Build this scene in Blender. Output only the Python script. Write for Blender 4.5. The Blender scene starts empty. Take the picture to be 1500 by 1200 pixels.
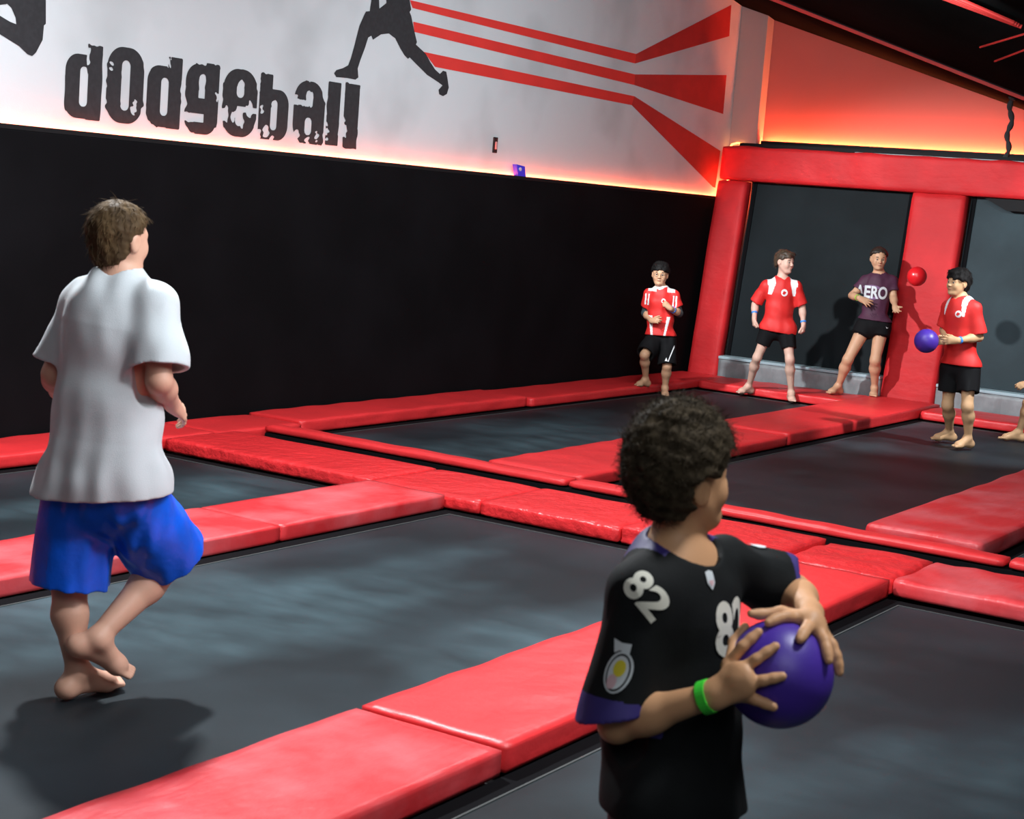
import bpy, bmesh, math, random
import numpy as np
from mathutils import Vector, Matrix
from mathutils.bvhtree import BVHTree

C = bpy.context.scene.collection
random.seed(7)
rng = np.random.default_rng(11)
TAU = 2 * math.pi

# ---------------------------------------------------------------- camera
CAM = np.array([0.0, 0.0, 1.78])
FPX = 2432.158
AX = np.array([[0.53552394, -0.84077692, 0.07942472],      # image right
               [-0.06390809, -0.13412304, -0.9889018],     # image down
               [0.84209849, 0.5245047, -0.12555854]])      # forward


def ray(px, py):
    return AX.T @ np.array([(px - 750) / FPX, (py - 600) / FPX, 1.0])


def on_y(px, py, Y):
    d = ray(px, py)
    return d * (Y / d[1]) + CAM


def on_z(px, py, z):
    d = ray(px, py)
    return d * ((z - CAM[2]) / d[2]) + CAM


cam_data = bpy.data.cameras.new('camera')
cam = bpy.data.objects.new('camera', cam_data)
C.objects.link(cam)
mw = Matrix.Identity(4)
for i in range(3):
    mw[i][0] = AX[0][i]; mw[i][1] = -AX[1][i]; mw[i][2] = -AX[2][i]; mw[i][3] = CAM[i]
cam.matrix_world = mw
cam_data.sensor_fit = 'HORIZONTAL'
cam_data.sensor_width = 36.0
cam_data.lens = FPX / 1500 * 36
cam_data.clip_start = 0.1
cam_data.dof.use_dof = True
cam_data.dof.focus_distance = 12.5
cam_data.dof.aperture_fstop = 9.0
bpy.context.scene.camera = cam


# ---------------------------------------------------------------- materials
def mat(name, col, rough=0.6, noise=0.0, nscale=4.0, bump=0.0, bscale=40.0, spec=0.5, emit=None, estr=0.0,
        col2=None, stretch=(1, 1, 1), ramp=(0.4, 0.65), sheen=0.0, coat=0.0, bump_stretch=(1, 1, 1), detail=5.0, bdist=0.01):
    m = bpy.data.materials.new(name)
    m.use_nodes = True
    nt = m.node_tree
    b = nt.nodes['Principled BSDF']
    b.inputs['Base Color'].default_value = (*col, 1)
    b.inputs['Roughness'].default_value = rough
    b.inputs['Specular IOR Level'].default_value = spec
    b.inputs['Sheen Weight'].default_value = sheen
    b.inputs['Coat Weight'].default_value = coat
    tc = nt.nodes.new('ShaderNodeTexCoord')
    if noise or col2:
        mp = nt.nodes.new('ShaderNodeMapping'); mp.inputs['Scale'].default_value = stretch
        nt.links.new(tc.outputs['Object'], mp.inputs['Vector'])
        nz = nt.nodes.new('ShaderNodeTexNoise'); nz.inputs['Scale'].default_value = nscale
        nz.inputs['Detail'].default_value = detail
        nt.links.new(mp.outputs['Vector'], nz.inputs['Vector'])
        r = nt.nodes.new('ShaderNodeValToRGB')
        r.color_ramp.elements[0].position = ramp[0]; r.color_ramp.elements[1].position = ramp[1]
        c2 = col2 or tuple(min(1, c * (1 + noise)) for c in col)
        r.color_ramp.elements[0].color = (*col, 1); r.color_ramp.elements[1].color = (*c2, 1)
        nt.links.new(nz.outputs['Fac'], r.inputs['Fac'])
        nt.links.new(r.outputs['Color'], b.inputs['Base Color'])
    if bump:
        mp2 = nt.nodes.new('ShaderNodeMapping'); mp2.inputs['Scale'].default_value = bump_stretch
        nt.links.new(tc.outputs['Object'], mp2.inputs['Vector'])
        n2 = nt.nodes.new('ShaderNodeTexNoise'); n2.inputs['Scale'].default_value = bscale
        n2.inputs['Detail'].default_value = 4.0
        nt.links.new(mp2.outputs['Vector'], n2.inputs['Vector'])
        bp = nt.nodes.new('ShaderNodeBump'); bp.inputs['Strength'].default_value = bump
        bp.inputs['Distance'].default_value = bdist
        nt.links.new(n2.outputs['Fac'], bp.inputs['Height'])
        nt.links.new(bp.outputs['Normal'], b.inputs['Normal'])
    if emit:
        b.inputs['Emission Color'].default_value = (*emit, 1)
        b.inputs['Emission Strength'].default_value = estr
    return m


# ---------------------------------------------------------------- object helpers
def mesh_obj(name, verts, faces, material, parent=None, smooth=False, fmat=None):
    me = bpy.data.meshes.new(name)
    me.from_pydata([tuple(map(float, v)) for v in verts], [], [tuple(f) for f in faces])
    for mm in (material if isinstance(material, (list, tuple)) else [material]):
        me.materials.append(mm)
    if smooth:
        me.polygons.foreach_set('use_smooth', [True] * len(me.polygons))
    if fmat is not None:
        me.polygons.foreach_set('material_index', list(map(int, fmat)))
    me.update()
    o = bpy.data.objects.new(name, me)
    C.objects.link(o)
    if parent is not None:
        o.parent = parent
        o.matrix_parent_inverse = parent.matrix_world.inverted()
    return o


def bm_obj(name, bm, material, parent=None, smooth=False):
    me = bpy.data.meshes.new(name)
    bmesh.ops.recalc_face_normals(bm, faces=bm.faces)
    bm.to_mesh(me); bm.free()
    for mm in (material if isinstance(material, (list, tuple)) else [material]):
        me.materials.append(mm)
    if smooth:
        me.polygons.foreach_set('use_smooth', [True] * len(me.polygons))
    o = bpy.data.objects.new(name, me)
    C.objects.link(o)
    if parent is not None:
        o.parent = parent
        o.matrix_parent_inverse = parent.matrix_world.inverted()
    return o


def empty(name, loc):
    o = bpy.data.objects.new(name, None)
    o.empty_display_size = 0.2
    C.objects.link(o)
    o.location = tuple(map(float, loc))
    o.matrix_world = Matrix.Translation(o.location)
    return o


def tag(o, label=None, cat=None, group=None, kind=None):
    if label: o['label'] = label
    if cat: o['category'] = cat
    if group: o['group'] = group
    if kind: o['kind'] = kind
    return o


def add_box(bm, x0, x1, y0, y1, z0, z1, bevel=0.0, segs=2):
    r = bmesh.ops.create_cube(bm, size=1.0)
    vs = r['verts']
    for v in vs:
        v.co = Vector((x0 + (v.co.x + .5) * (x1 - x0), y0 + (v.co.y + .5) * (y1 - y0), z0 + (v.co.z + .5) * (z1 - z0)))
    if bevel:
        es = list({e for v in vs for e in v.link_edges})
        bmesh.ops.bevel(bm, geom=es, offset=bevel, segments=segs, affect='EDGES', profile=0.5)


def box_obj(name, x0, x1, y0, y1, z0, z1, material, parent=None, bevel=0.0, segs=2):
    bm = bmesh.new()
    add_box(bm, x0, x1, y0, y1, z0, z1, bevel, segs)
    return bm_obj(name, bm, material, parent, smooth=False)


def prism(bm, pts, off):
    """closed polygon of 3-D points extruded by the vector off"""
    a = [bm.verts.new(tuple(map(float, p))) for p in pts]
    b = [bm.verts.new(tuple(map(float, np.array(p) + off))) for p in pts]
    bm.faces.new(a); bm.faces.new(list(reversed(b)))
    n = len(pts)
    for i in range(n):
        j = (i + 1) % n
        bm.faces.new((a[j], a[i], b[i], b[j]))


def tube(bm, pts, r, n=8, closed=False):
    pts = [np.array(p, float) for p in pts]
    rings = []
    m = len(pts)
    for i, p in enumerate(pts):
        t = (pts[(i + 1) % m] - pts[i - 1]) if closed else (pts[min(i + 1, m - 1)] - pts[max(i - 1, 0)])
        t = t / (np.linalg.norm(t) + 1e-9)
        up = np.array([0, 0, 1.0]) if abs(t[2]) < .9 else np.array([1.0, 0, 0])
        a = np.cross(t, up); a /= np.linalg.norm(a); b = np.cross(t, a)
        rr = r[i] if hasattr(r, '__len__') else r
        rings.append([bm.verts.new(tuple(p + rr * (math.cos(TAU * k / n) * a + math.sin(TAU * k / n) * b))) for k in range(n)])
    for i in range(m if closed else m - 1):
        A, B = rings[i], rings[(i + 1) % m]
        for k in range(n):
            bm.faces.new((A[k], A[(k + 1) % n], B[(k + 1) % n], B[k]))
    if not closed:
        bm.faces.new(list(reversed(rings[0]))); bm.faces.new(rings[-1])


def wob(p, seed, scale):
    """smooth pseudo noise in -1..1 for arrays or floats (x, y, z)"""
    r = np.random.default_rng(seed)
    s = 0
    for _ in range(5):
        w = r.normal(size=3) / np.array(scale)
        s = s + np.sin(w[0] * p[0] + w[1] * p[1] + w[2] * p[2] + r.uniform(0, TAU))
    return s / 3.0


def round_slab(x0, x1, y0, y1, z0, z1, r, cell, amp=0.004, seed=0, scale=(.12, .12, .12)):
    """padded block: subdivided box with rounded edges and a slightly uneven cover"""
    L = (x1 - x0, y1 - y0, z1 - z0)
    n = [max(2, int(round(l / c))) for l, c in zip(L, cell)]
    vid = {}; V = []; F = []

    def g(i, j, k):
        key = (i, j, k)
        if key not in vid:
            vid[key] = len(V)
            V.append([x0 + L[0] * i / n[0], y0 + L[1] * j / n[1], z0 + L[2] * k / n[2]])
        return vid[key]
    for i in range(n[0]):
        for j in range(n[1]):
            F.append((g(i, j, n[2]), g(i + 1, j, n[2]), g(i + 1, j + 1, n[2]), g(i, j + 1, n[2])))
            F.append((g(i, j, 0), g(i, j + 1, 0), g(i + 1, j + 1, 0), g(i + 1, j, 0)))
    for i in range(n[0]):
        for k in range(n[2]):
            F.append((g(i, 0, k), g(i + 1, 0, k), g(i + 1, 0, k + 1), g(i, 0, k + 1)))
            F.append((g(i, n[1], k), g(i, n[1], k + 1), g(i + 1, n[1], k + 1), g(i + 1, n[1], k)))
    for j in range(n[1]):
        for k in range(n[2]):
            F.append((g(0, j, k), g(0, j, k + 1), g(0, j + 1, k + 1), g(0, j + 1, k)))
            F.append((g(n[0], j, k), g(n[0], j + 1, k), g(n[0], j + 1, k + 1), g(n[0], j, k + 1)))
    V = np.array(V)
    lo = np.array([x0, y0, z0]) + r; hi = np.array([x1, y1, z1]) - r
    inn = np.clip(V, lo, np.maximum(lo, hi))
    d = V - inn
    l = np.linalg.norm(d, axis=1, keepdims=True)
    nrm = d / np.maximum(l, 1e-9)
    V = inn + nrm * np.minimum(l, r)
    w = wob(V.T, seed, scale) * amp
    flat = (l[:, 0] < 1e-9)
    nn = np.where(flat[:, None], np.array([0, 0, 1.0]), nrm)
    keep = (V[:, 2] > z0 + 0.2 * (z1 - z0))
    V = V + nn * (w * keep)[:, None]
    return V, F
# ---------------------------------------------------------------- setting materials
M_red = mat('red_vinyl', (.68, .028, .032), .42, noise=.18, nscale=2.2, bump=.35, bscale=9, bump_stretch=(1, 1, 1), ramp=(.35, .7), bdist=.02)
M_red_worn_sheen = mat('worn_sheen_red_vinyl', (.66, .03, .036), .40, col2=(.68, .13, .145), nscale=3.0, bump=.35, bscale=7, bump_stretch=(1, 2.5, 1), ramp=(.4, .75), bdist=.02)  # worn tone, with the pinkish gloss of the tops put into the colour
M_red_wrinkled = mat('wrinkled_red_vinyl', (.66, .026, .03), .33, noise=.2, nscale=2.5, bump=.9, bscale=11, bump_stretch=(1, 1, 1), ramp=(.35, .7), bdist=.025)
M_post = mat('red_post_vinyl', (.56, .017, .021), .6, spec=.3, noise=.2, nscale=2.5, bump=.5, bscale=5, bump_stretch=(1, 1, 2), bdist=.02)
M_bed = mat('woven_black_mat', (.0095, .0135, .0165), .5, col2=(.022, .032, .039), nscale=1.1, bump=.12, bscale=260, ramp=(.40, .74), stretch=(1, .8, 1), spec=.16, detail=8)
# broad pale bluish patches mixed over the weave colour
_nt = M_bed.node_tree; _b = _nt.nodes['Principled BSDF']
_src = _b.inputs['Base Color'].links[0].from_socket
_tc = _nt.nodes.new('ShaderNodeTexCoord')
def _noise(scale, stretch, lo, hi, detail, off):
    mp = _nt.nodes.new('ShaderNodeMapping'); mp.inputs['Scale'].default_value = stretch; mp.inputs['Location'].default_value = off
    _nt.links.new(_tc.outputs['Object'], mp.inputs['Vector'])
    n = _nt.nodes.new('ShaderNodeTexNoise'); n.inputs['Scale'].default_value = scale; n.inputs['Detail'].default_value = detail
    _nt.links.new(mp.outputs['Vector'], n.inputs['Vector'])
    r = _nt.nodes.new('ShaderNodeMapRange'); r.inputs['From Min'].default_value = lo; r.inputs['From Max'].default_value = hi; r.clamp = True
    _nt.links.new(n.outputs['Fac'], r.inputs['Value']); return r.outputs['Result']
_m = _nt.nodes.new('ShaderNodeMath'); _m.operation = 'MULTIPLY'
_nt.links.new(_noise(.55, (.6, 1.3, 1), .50, .68, 3, (3.2, 1.7, 0)), _m.inputs[0])
_nt.links.new(_noise(5, (1, .5, 1), .15, .85, 8, (0, 0, 0)), _m.inputs[1])
_mx = _nt.nodes.new('ShaderNodeMix'); _mx.data_type = 'RGBA'
_nt.links.new(_m.outputs[0], _mx.inputs[0]); _nt.links.new(_src, _mx.inputs[6]); _mx.inputs[7].default_value = (.066, .108, .126, 1)
_nt.links.new(_mx.outputs[2], _b.inputs['Base Color'])
M_band = mat('black_webbing', (.006, .006, .007), .9, spec=.04)
M_thread = mat('grey_thread', (.05, .055, .055), .8)
M_floor = mat('black_floor', (.008, .008, .009), .9)
M_blackwall = mat('black_wall_mat', (.0035, .0034, .0042), .85, noise=.5, nscale=1.4, bump=.1, bscale=180, spec=.08)
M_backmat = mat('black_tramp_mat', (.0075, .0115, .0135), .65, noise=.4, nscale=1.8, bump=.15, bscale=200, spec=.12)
M_backmat_lit = mat('lit_tramp_mat', (.018, .031, .037), .6, noise=.5, nscale=1.4, bump=.15, bscale=200, spec=.2)  # lighter copy of the black mat, lamp light put into its colour
M_plaster = mat('white_plaster', (.60, .645, .67), .85, col2=(.49, .53, .55), nscale=1.5, bump=.12, bscale=120, ramp=(.48, .72), detail=2.5)
M_backplaster = mat('red_lit_grey_plaster', (.45, .15, .125), .85, noise=.08, nscale=.8, bump=.08, bscale=120)  # part of the LED's red glow is put into this plaster colour
M_column = mat('grey_column_paint', (.36, .34, .33), .85, bump=.1, bscale=120)
M_roof = mat('black_roof_deck', (.007, .0085, .0085), .9, noise=.8, nscale=.6, spec=0.0)
M_steel = mat('dark_steel', (.008, .008, .009), .7, spec=.2)
M_redlit_steel = mat('red_lit_steel', (.55, .03, .025), .6)  # roof steel with the red glow on it put into its colour
M_mural_black = mat('mural_black_paint', (.016, .017, .020), .8, noise=.4, nscale=30)
M_mural_red = mat('mural_red_paint', (.70, .035, .028), .7, noise=.12, nscale=3)
M_mural_dark = mat('mural_dark_red_paint', (.43, .025, .022), .7, noise=.25, nscale=3)
M_grey_vinyl = mat('grey_vinyl', (.22, .24, .25), .5, noise=.3, nscale=7, bump=.5, bscale=7, bump_stretch=(1, 2, .5), bdist=.02)
M_pale_vinyl = mat('pale_grey_vinyl', (.36, .50, .55), .5)
M_led = mat('red_led', (.8, .2, .1), .5, emit=(1.0, .12, .04), estr=82)
M_led2 = mat('red_led_bright', (.8, .2, .1), .5, emit=(1.0, .14, .04), estr=280)
M_plate = mat('black_plate', (.015, .015, .017), .4)
M_socket = mat('pink_socket', (.75, .35, .33), .4)
M_blue = mat('blue_plastic', (.03, .04, .75), .4)
M_pale = mat('pale_plastic', (.6, .62, .7), .4)
M_fuzz = mat('dark_fuzzy_cord', (.03, .03, .032), .95)

# ---------------------------------------------------------------- floor and walls
tag(box_obj('floor', -4, 18.5, -3, 9, -.25, -.03, M_floor), kind='structure')
WY = 8.06
wl = box_obj('wall_left', -4, 17.6, WY, WY + .18, -.03, 7.6, M_plaster); tag(wl, kind='structure')
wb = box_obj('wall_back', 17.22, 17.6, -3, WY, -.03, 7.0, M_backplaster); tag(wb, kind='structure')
tag(box_obj('trim_1', 17.05, 17.22, 7.735, WY, -.03, 5.0, M_column, bevel=.006), kind='structure')

# roof deck: falls towards the camera's right, rises along the court
def roof_z(x, y): return 3.975 + .305 * (y - 7.89) + .15 * (17.4 - x)
bm = bmesh.new()
quad = [(-3, 3.1), (17.6, 3.1), (17.6, 8.3), (-3, 8.3)]
prism(bm, [(x, y, roof_z(x, y)) for x, y in quad], np.array([0, 0, .12]))
tag(bm_obj('ceiling', bm, M_roof), kind='structure')
bm = bmesh.new()
prism(bm, [(x, y, roof_z(x, 3.1)) for x, y in [(-3, -3), (17.6, -3), (17.6, 3.1), (-3, 3.1)]], np.array([0, 0, .12]))
tag(bm_obj('ceiling_slope', bm, M_roof), kind='structure')

# rafters under the roof
def rafter(a, b, w, h, label):
    a = np.array(a, float); b = np.array(b, float)
    t = (b - a) / np.linalg.norm(b - a); s = np.cross(t, [0, 0, 1]); s /= np.linalg.norm(s); u = np.cross(s, t)
    r = empty('roof_rafter', a)
    bm = bmesh.new()
    prism(bm, [a - s * .02, a + s * .02, a + s * .02 + u * h, a - s * .02 + u * h], b - a)
    bm_obj('web', bm, M_steel, r)
    bm = bmesh.new()
    prism(bm, [a - s * w / 2, a + s * w / 2, a + s * w / 2 - u * .03, a - s * w / 2 - u * .03], b - a)
    bm_obj('flange', bm, M_redlit_steel, r)
    return tag(r, label, 'roof beam')
def under(x, y, d=.02): return (x, y, roof_z(x, y) - d)
rafter(under(15.28, 8.0, .03), under(16.5, 3.3, .03),   .05, .012, 'thin roof beam, red glow painted on its edge, sloping above the glowing red wall')
r = empty('roof_pipe_bundle', under(12.5, 3.9, .1))
for k, (d1, d2) in enumerate(((-.22, .0), (-.08, .05), (.05, .10), (.2, .16))):
    bm = bmesh.new()
    tube(bm, [under(12.35 + d1 * .5, 4.5 + d1, .06), under(12.56 + d2 * .35, 3.72 - d2 * .3, .06)], .016, 8)
    bm_obj('pipe', bm, M_redlit_steel, r)
tag(r, 'bundle of roof pipes with red glow in their colour, running off the top right corner', 'pipes')
for q, (p0, p1) in enumerate(((under(14.6, 4.45, .05), under(12.9, 3.55, .05)), (under(14.15, 4.45, .05), under(12.6, 3.55, .05)))):
    bm = bmesh.new(); tube(bm, [p0, p1], .009, 6)
    tag(bm_obj('roof_conduit', bm, M_redlit_steel), ('upper', 'lower')[q] + ' of the two thin reddish conduits crossing the dark roof behind the hanging cord', 'conduit', 'thin conduits under the roof')
bm = bmesh.new()
zs = np.linspace(2.55, roof_z(16.72, 4.93) + .02, 60)
tube(bm, [(16.72 + .012 * math.sin(9 * z), 4.865 + .016 * math.sin(23 * z) + .03 * (z - 2.55), z) for z in zs],
     [.018 + .012 * abs(math.sin(31 * z)) + (.02 if 3.15 < z < 3.7 else 0) for z in zs], 8)
tag(bm_obj('hanging_cord', bm, M_fuzz), 'dark lumpy cord hanging from the roof in front of the glowing red wall', 'cord')

# ---------------------------------------------------------------- mural (painted on wall_left)
WF = WY - .003
def wpt(px, py):
    p = on_y(px, py, WY); return (p[0], p[2])
def wall_poly(name, pix, m, parent=wl):
    from mathutils.geometry import tessellate_polygon
    V = [(x, WF, z) for x, z in (wpt(*q) for q in pix)]
    T = tessellate_polygon([[Vector((x, z, 0)) for x, _, z in V]])
    def ccw(t):
        a, b, c = (V[k] for k in t)
        return t if (b[0] - a[0]) * (c[2] - a[2]) - (b[2] - a[2]) * (c[0] - a[0]) > 0 else (t[0], t[2], t[1])
    return mesh_obj(name, V, [ccw(t) for t in T], m, parent)
for P in ([(600, 0), (931.5, 79), (930, 93), (604, 11.7)], [(605, 31.7), (930, 109), (929, 124.6), (606.6, 46.7)],
          [(620.6, 76), (929, 141), (925, 154), (637, 98)]):
    wall_poly('stripe', P, M_mural_red)
for P in ([(931.5, 79), (1071, 7), (1068, 53), (930, 93)], [(930, 109), (1064, 110), (1059, 167), (929, 124.6)],
          [(929, 141), (1055, 221), (1047.5, 275), (1044, 274), (925, 154)]):
    wall_poly('flared_stripe', P, M_mural_dark)
sil1 = [(1165, 0), (1160, 35), (1148, 36), (1142, 48), (1128, 80), (1118, 118), (1110, 150), (1100, 185), (1092, 205), (1075, 214), (1055, 220), (1048, 230), (1055, 242), (1090, 245), (1115, 250), (1124, 243), (1122, 215), (1130, 190), (1145, 150), (1155, 118), (1165, 112), (1170, 125), (1195, 108), (1220, 105), (1240, 120), (1255, 150), (1268, 172), (1280, 185), (1285, 180), (1310, 205), (1340, 235), (1375, 258), (1388, 268), (1376, 282), (1378, 296), (1390, 302), (1402, 295), (1408, 275), (1403, 240), (1400, 225), (1390, 222), (1380, 232), (1365, 218), (1350, 195), (1335, 168), (1305, 140), (1308, 132), (1298, 90), (1290, 50), (1285, 38), (1290, 30), (1285, 0), (1280, -40), (1212, -40), (1212, 10), (1190, 27), (1188, -40), (1165, -40)]
wall_poly('player_silhouette', [(x / 2.143, y / 2.143) for x, y in sil1], M_mural_black)
sil2 = [(-60, -40), (143, -40), (143, 75), (137, 80), (133, 125), (112, 165), (100, 176), (85, 170), (60, 145), (0, 108), (-60, 80), (-60, 30), (0, 50), (30, 68), (50, 76), (48, 55), (35, 25), (22, 12), (0, 15), (-60, 5)]
wall_poly('player_silhouette', [(x / 2.143, y / 2.143) for x, y in sil2], M_mural_black)

# grunge lettering: each letter is cut out of a small field of signed distances
def rb(u, v, u0, u1, v0, v1, r):
    cx, cy, hx, hy = (u0 + u1) / 2, (v0 + v1) / 2, (u1 - u0) / 2, (v1 - v0) / 2
    r = min(r, hx, hy)
    qx, qy = np.abs(u - cx) - hx + r, np.abs(v - cy) - hy + r
    return np.hypot(np.maximum(qx, 0), np.maximum(qy, 0)) + np.minimum(np.maximum(qx, qy), 0) - r
def letter_field(ch, u, v, W, Hh):
    B = lambda a, b, c, d, r: rb(u, v, a * W, b * W, c * Hh, d * Hh, r * W)
    U, S = np.minimum, (lambda a, b: np.maximum(a, -b))
    if ch == 'd':
        f = U(B(.58, 1, 0, 1, .03), B(0, .9, .01, .86, .34)); f = S(f, B(.40, .62, .17, .70, .10))
    elif ch == 'o':
        f = S(B(0, 1, 0, 1, .42), B(.39, .62, .17, .83, .11))
    elif ch == 'g':
        f = S(B(0, .95, .30, .97, .36), B(.39, .60, .44, .84, .1))
        f = U(f, B(.58, 1, .1, 1, .03)); f = U(f, S(B(0, 1, 0, .5, .38), B(-.2, .62, .165, .285, .04)))
    elif ch == 'e':
        f = S(B(0, 1, 0, 1, .42), B(.39, .61, .58, .84, .1)); f = S(f, B(.42, 1.3, .37, .455, .02)); f = S(f, B(.39, .6, .16, .44, .1))
    elif ch == 'b':
        f = U(B(0, .42, 0, 1, .03), B(.1, 1, 0, .78, .34)); f = S(f, B(.40, .62, .15, .62, .10))
    elif ch == 'a':
        f = S(B(0, .95, 0, 1, .40), B(.38, .60, .14, .42, .1)); f = U(f, B(.60, 1, .0, .7, .04)); f = S(f, B(-.3, .60, .60, .70, .03)); f = S(f, B(.38, .6, .62, .85, .08))
    else:
        f = B(0, 1, 0, 1, .02)
    return f
def marching(f, us, vs):
    vid = {}; V = []; F = []
    def put(key, x, y):
        if key not in vid:
            vid[key] = len(V); V.append((x, y))
        return vid[key]
    nu, nv = f.shape
    for i in range(nu - 1):
        for j in range(nv - 1):
            c = [(i, j), (i + 1, j), (i + 1, j + 1), (i, j + 1)]
            d = [f[q] for q in c]
            if min(d) >= 0: continue
            poly = []
            for k in range(4):
                a, b = c[k], c[(k + 1) % 4]
                if d[k] < 0: poly.append(put(a, us[a[0]], vs[a[1]]))
                if (d[k] < 0) != (d[(k + 1) % 4] < 0):
                    t = d[k] / (d[k] - d[(k + 1) % 4])
                    poly.append(put((min(a, b), max(a, b)), us[a[0]] + t * (us[b[0]] - us[a[0]]), vs[a[1]] + t * (vs[b[1]] - vs[a[1]])))
            if len(poly) >= 3: F.append(poly)
    return V, F
letters = [('d', 203, 318, 137, 375, [(.55, .93, .07), (.6, .80, .05)]), ('o', 333, 450, 148, 388, [(.12, .7, .06), (.78, .22, .08)]),
           ('d', 460, 568, 175, 402, [(.6, .92, .07)]), ('g', 580, 685, 195, 422, [(.97, .55, .05)]),
           ('e', 697, 806, 217, 430, [(.1, .33, .09), (.35, .30, .08), (.8, .42, .09), (.6, .22, .05)]),
           ('b', 812, 905, 235, 440, [(.1, .45, .06), (.25, .1, .1), (.05, .08, .08), (.5, .05, .05)]),
           ('a', 920, 1018, 255, 452, [(.15, .12, .08), (.5, .05, .06), (.05, .7, .07), (.8, .12, .05)]),
           ('l', 1025, 1065, 257, 457, [(.05, .33, .1), (.1, .22, .14), (.1, .1, .1)]), ('l', 1078, 1124, 263, 467, [(.0, .42, .1), (.05, .30, .2), (.1, .2, .1)])]
for n, (ch, xa, xb, ya, yb, chips) in enumerate(letters):
    xc, yc = (xa + xb) / 2 / 2.143, (ya + yb) / 2 / 2.143
    x0, x1 = wpt(xa / 2.143, yc)[0], wpt(xb / 2.143, yc)[0]
    zb, zt = wpt(xc, yb / 2.143)[1], wpt(xc, ya / 2.143)[1]
    W, Hh = x1 - x0, zt - zb
    cell = .0065
    us = np.arange(-.02, W + .02, cell); vs = np.arange(-.02, Hh + .02, cell)
    U_, V_ = np.meshgrid(us, vs, indexing='ij')
    f = letter_field(ch, U_, V_, W, Hh)
    f = f + .007 * wob((U_, V_, 0 * U_), 50 + n, (.012, .016, 1)) * (wob((U_, V_, 0 * U_), 80 + n, (.06, .06, 1)) > .2)
    for (cu, cv, cr) in chips:
        rr = np.hypot((U_ - cu * W), (V_ - cv * Hh) * .7) - cr * W + .014 * wob((U_, V_, 0 * U_), 90 + n, (.01, .01, 1))
        f = np.maximum(f, -rr)
    V2, F2 = marching(f, us, vs)
    mesh_obj('letter', [(x0 + a, WF, zb + b) for a, b in V2], F2, M_mural_black, wl)

# ---------------------------------------------------------------- black lower wall mat and led strip
lower = empty('wall_mat', (6, 8.0, 0))
box_obj('mat_cover', -3, 16.87, 7.965, 8.005, .0, 1.955, M_blackwall, lower, bevel=.008)
box_obj('top_batten', -3, 16.87, 7.965, 8.02, 1.955, 1.985, M_steel, lower)
box_obj('led_ledge', -3, 16.87, 8.02, 8.058, 1.935, 1.954, M_steel, lower)
tag(lower, 'long black padded mat covering the lower left wall below the mural', 'wall mat')
led = box_obj('led_strip', -3, 16.86, 8.035, 8.055, 1.955, 1.972, M_led)
tag(led, 'orange red light strip glowing along the bottom of the white mural', 'light strip')
led2 = box_obj('led_strip', 17.16, 17.19, 1.2, 7.70, 2.577, 2.597, M_led2)
tag(led2, 'red light strip glowing behind the top beam on the back wall', 'light strip')
bm = bmesh.new()
tube(bm, [(16.78, 7.975, 1.99), (16.80, 7.96, 2.06), (16.83, 7.94, 2.15), (16.86, 7.92, 2.19)], .015, 6)
led3 = bm_obj('led_strip', bm, M_led); tag(led3, 'short glowing end of the light strip climbing past the corner post', 'light strip')
bm = bmesh.new()
tube(bm, [(16.93, 7.99, 2.53), (17.0, 8.0, 2.57), (17.03, 7.95, 2.59), (17.03, 7.86, 2.585)], .011, 6)
led4 = bm_obj('led_strip', bm, mat('dim_red_led', (.8, .2, .1), .5, emit=(1.0, .3, .06), estr=7)); tag(led4, 'short light strip glowing at the foot of the grey column above the beam', 'light strip')

# outlet and blue box
p = on_y(724.5, 212.5, WY)
ou = empty('wall_outlet', (p[0], WY, p[2]))
box_obj('plate', p[0] - .033, p[0] + .033, WY - .012, WY, p[2] - .068, p[2] + .068, M_plate, ou, bevel=.004)
box_obj('socket', p[0] - .010, p[0] + .018, WY - .018, WY - .011, p[2] - .036, p[2] + .030, M_socket, ou, bevel=.003)
tag(ou, 'black wall outlet plate with a pale socket on the white mural', 'outlet')
p = on_y(760, 253, 8.0)
bx = empty('alarm_box', (p[0], 8.0, 1.985))
bm = bmesh.new()
prism(bm, [(p[0] - .055, 7.97, 1.985), (p[0] + .075, 7.97, 1.985), (p[0] + .07, 7.985, 2.075), (p[0] - .068, 7.985, 2.085)], np.array([0, .045, 0]))
bm_obj('shell', bm, M_blue, bx)
bm = bmesh.new()
bmesh.ops.create_cone(bm, cap_ends=True, segments=16, radius1=.016, radius2=.016, depth=.012, matrix=Matrix.Translation((p[0] - .022, 7.974, 2.045)) @ Matrix.Rotation(math.pi / 2, 4, 'X'))
bm_obj('button', bm, M_pale, bx)
tag(bx, 'small blue box on the ledge above the black wall mat', 'box')

# ---------------------------------------------------------------- trampoline beds
def bed(x0, x1, y0, y1, label):
    r = empty('trampoline_bed', ((x0 + x1) / 2, (y0 + y1) / 2, -.03))
    box_obj('jumping_mat', x0, x1, y0, y1, -.028, -.002, M_bed, r)
    bm = bmesh.new(); w = .085
    for a in ((x0, x1, y0, y0 + w), (x0, x1, y1 - w, y1), (x0, x0 + w, y0 + w, y1 - w), (x1 - w, x1, y0 + w, y1 - w)):
        add_box(bm, *a, -.004, .0)
    bm_obj('edge_webbing', bm, M_band, r)
    bm = bmesh.new(); t = .008
    for a in ((x0 + w, x1 - w, y0 + w, y0 + w + t), (x0 + w, x1 - w, y1 - w - t, y1 - w), (x0 + w, x0 + w + t, y0 + w + t, y1 - w - t), (x1 - w - t, x1 - w, y0 + w + t, y1 - w - t)):
        add_box(bm, *a, -.004, .001)
    bm_obj('edge_thread', bm, M_thread, r)
    return tag(r, label, 'trampoline', 'trampoline beds of the dodgeball court')
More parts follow.
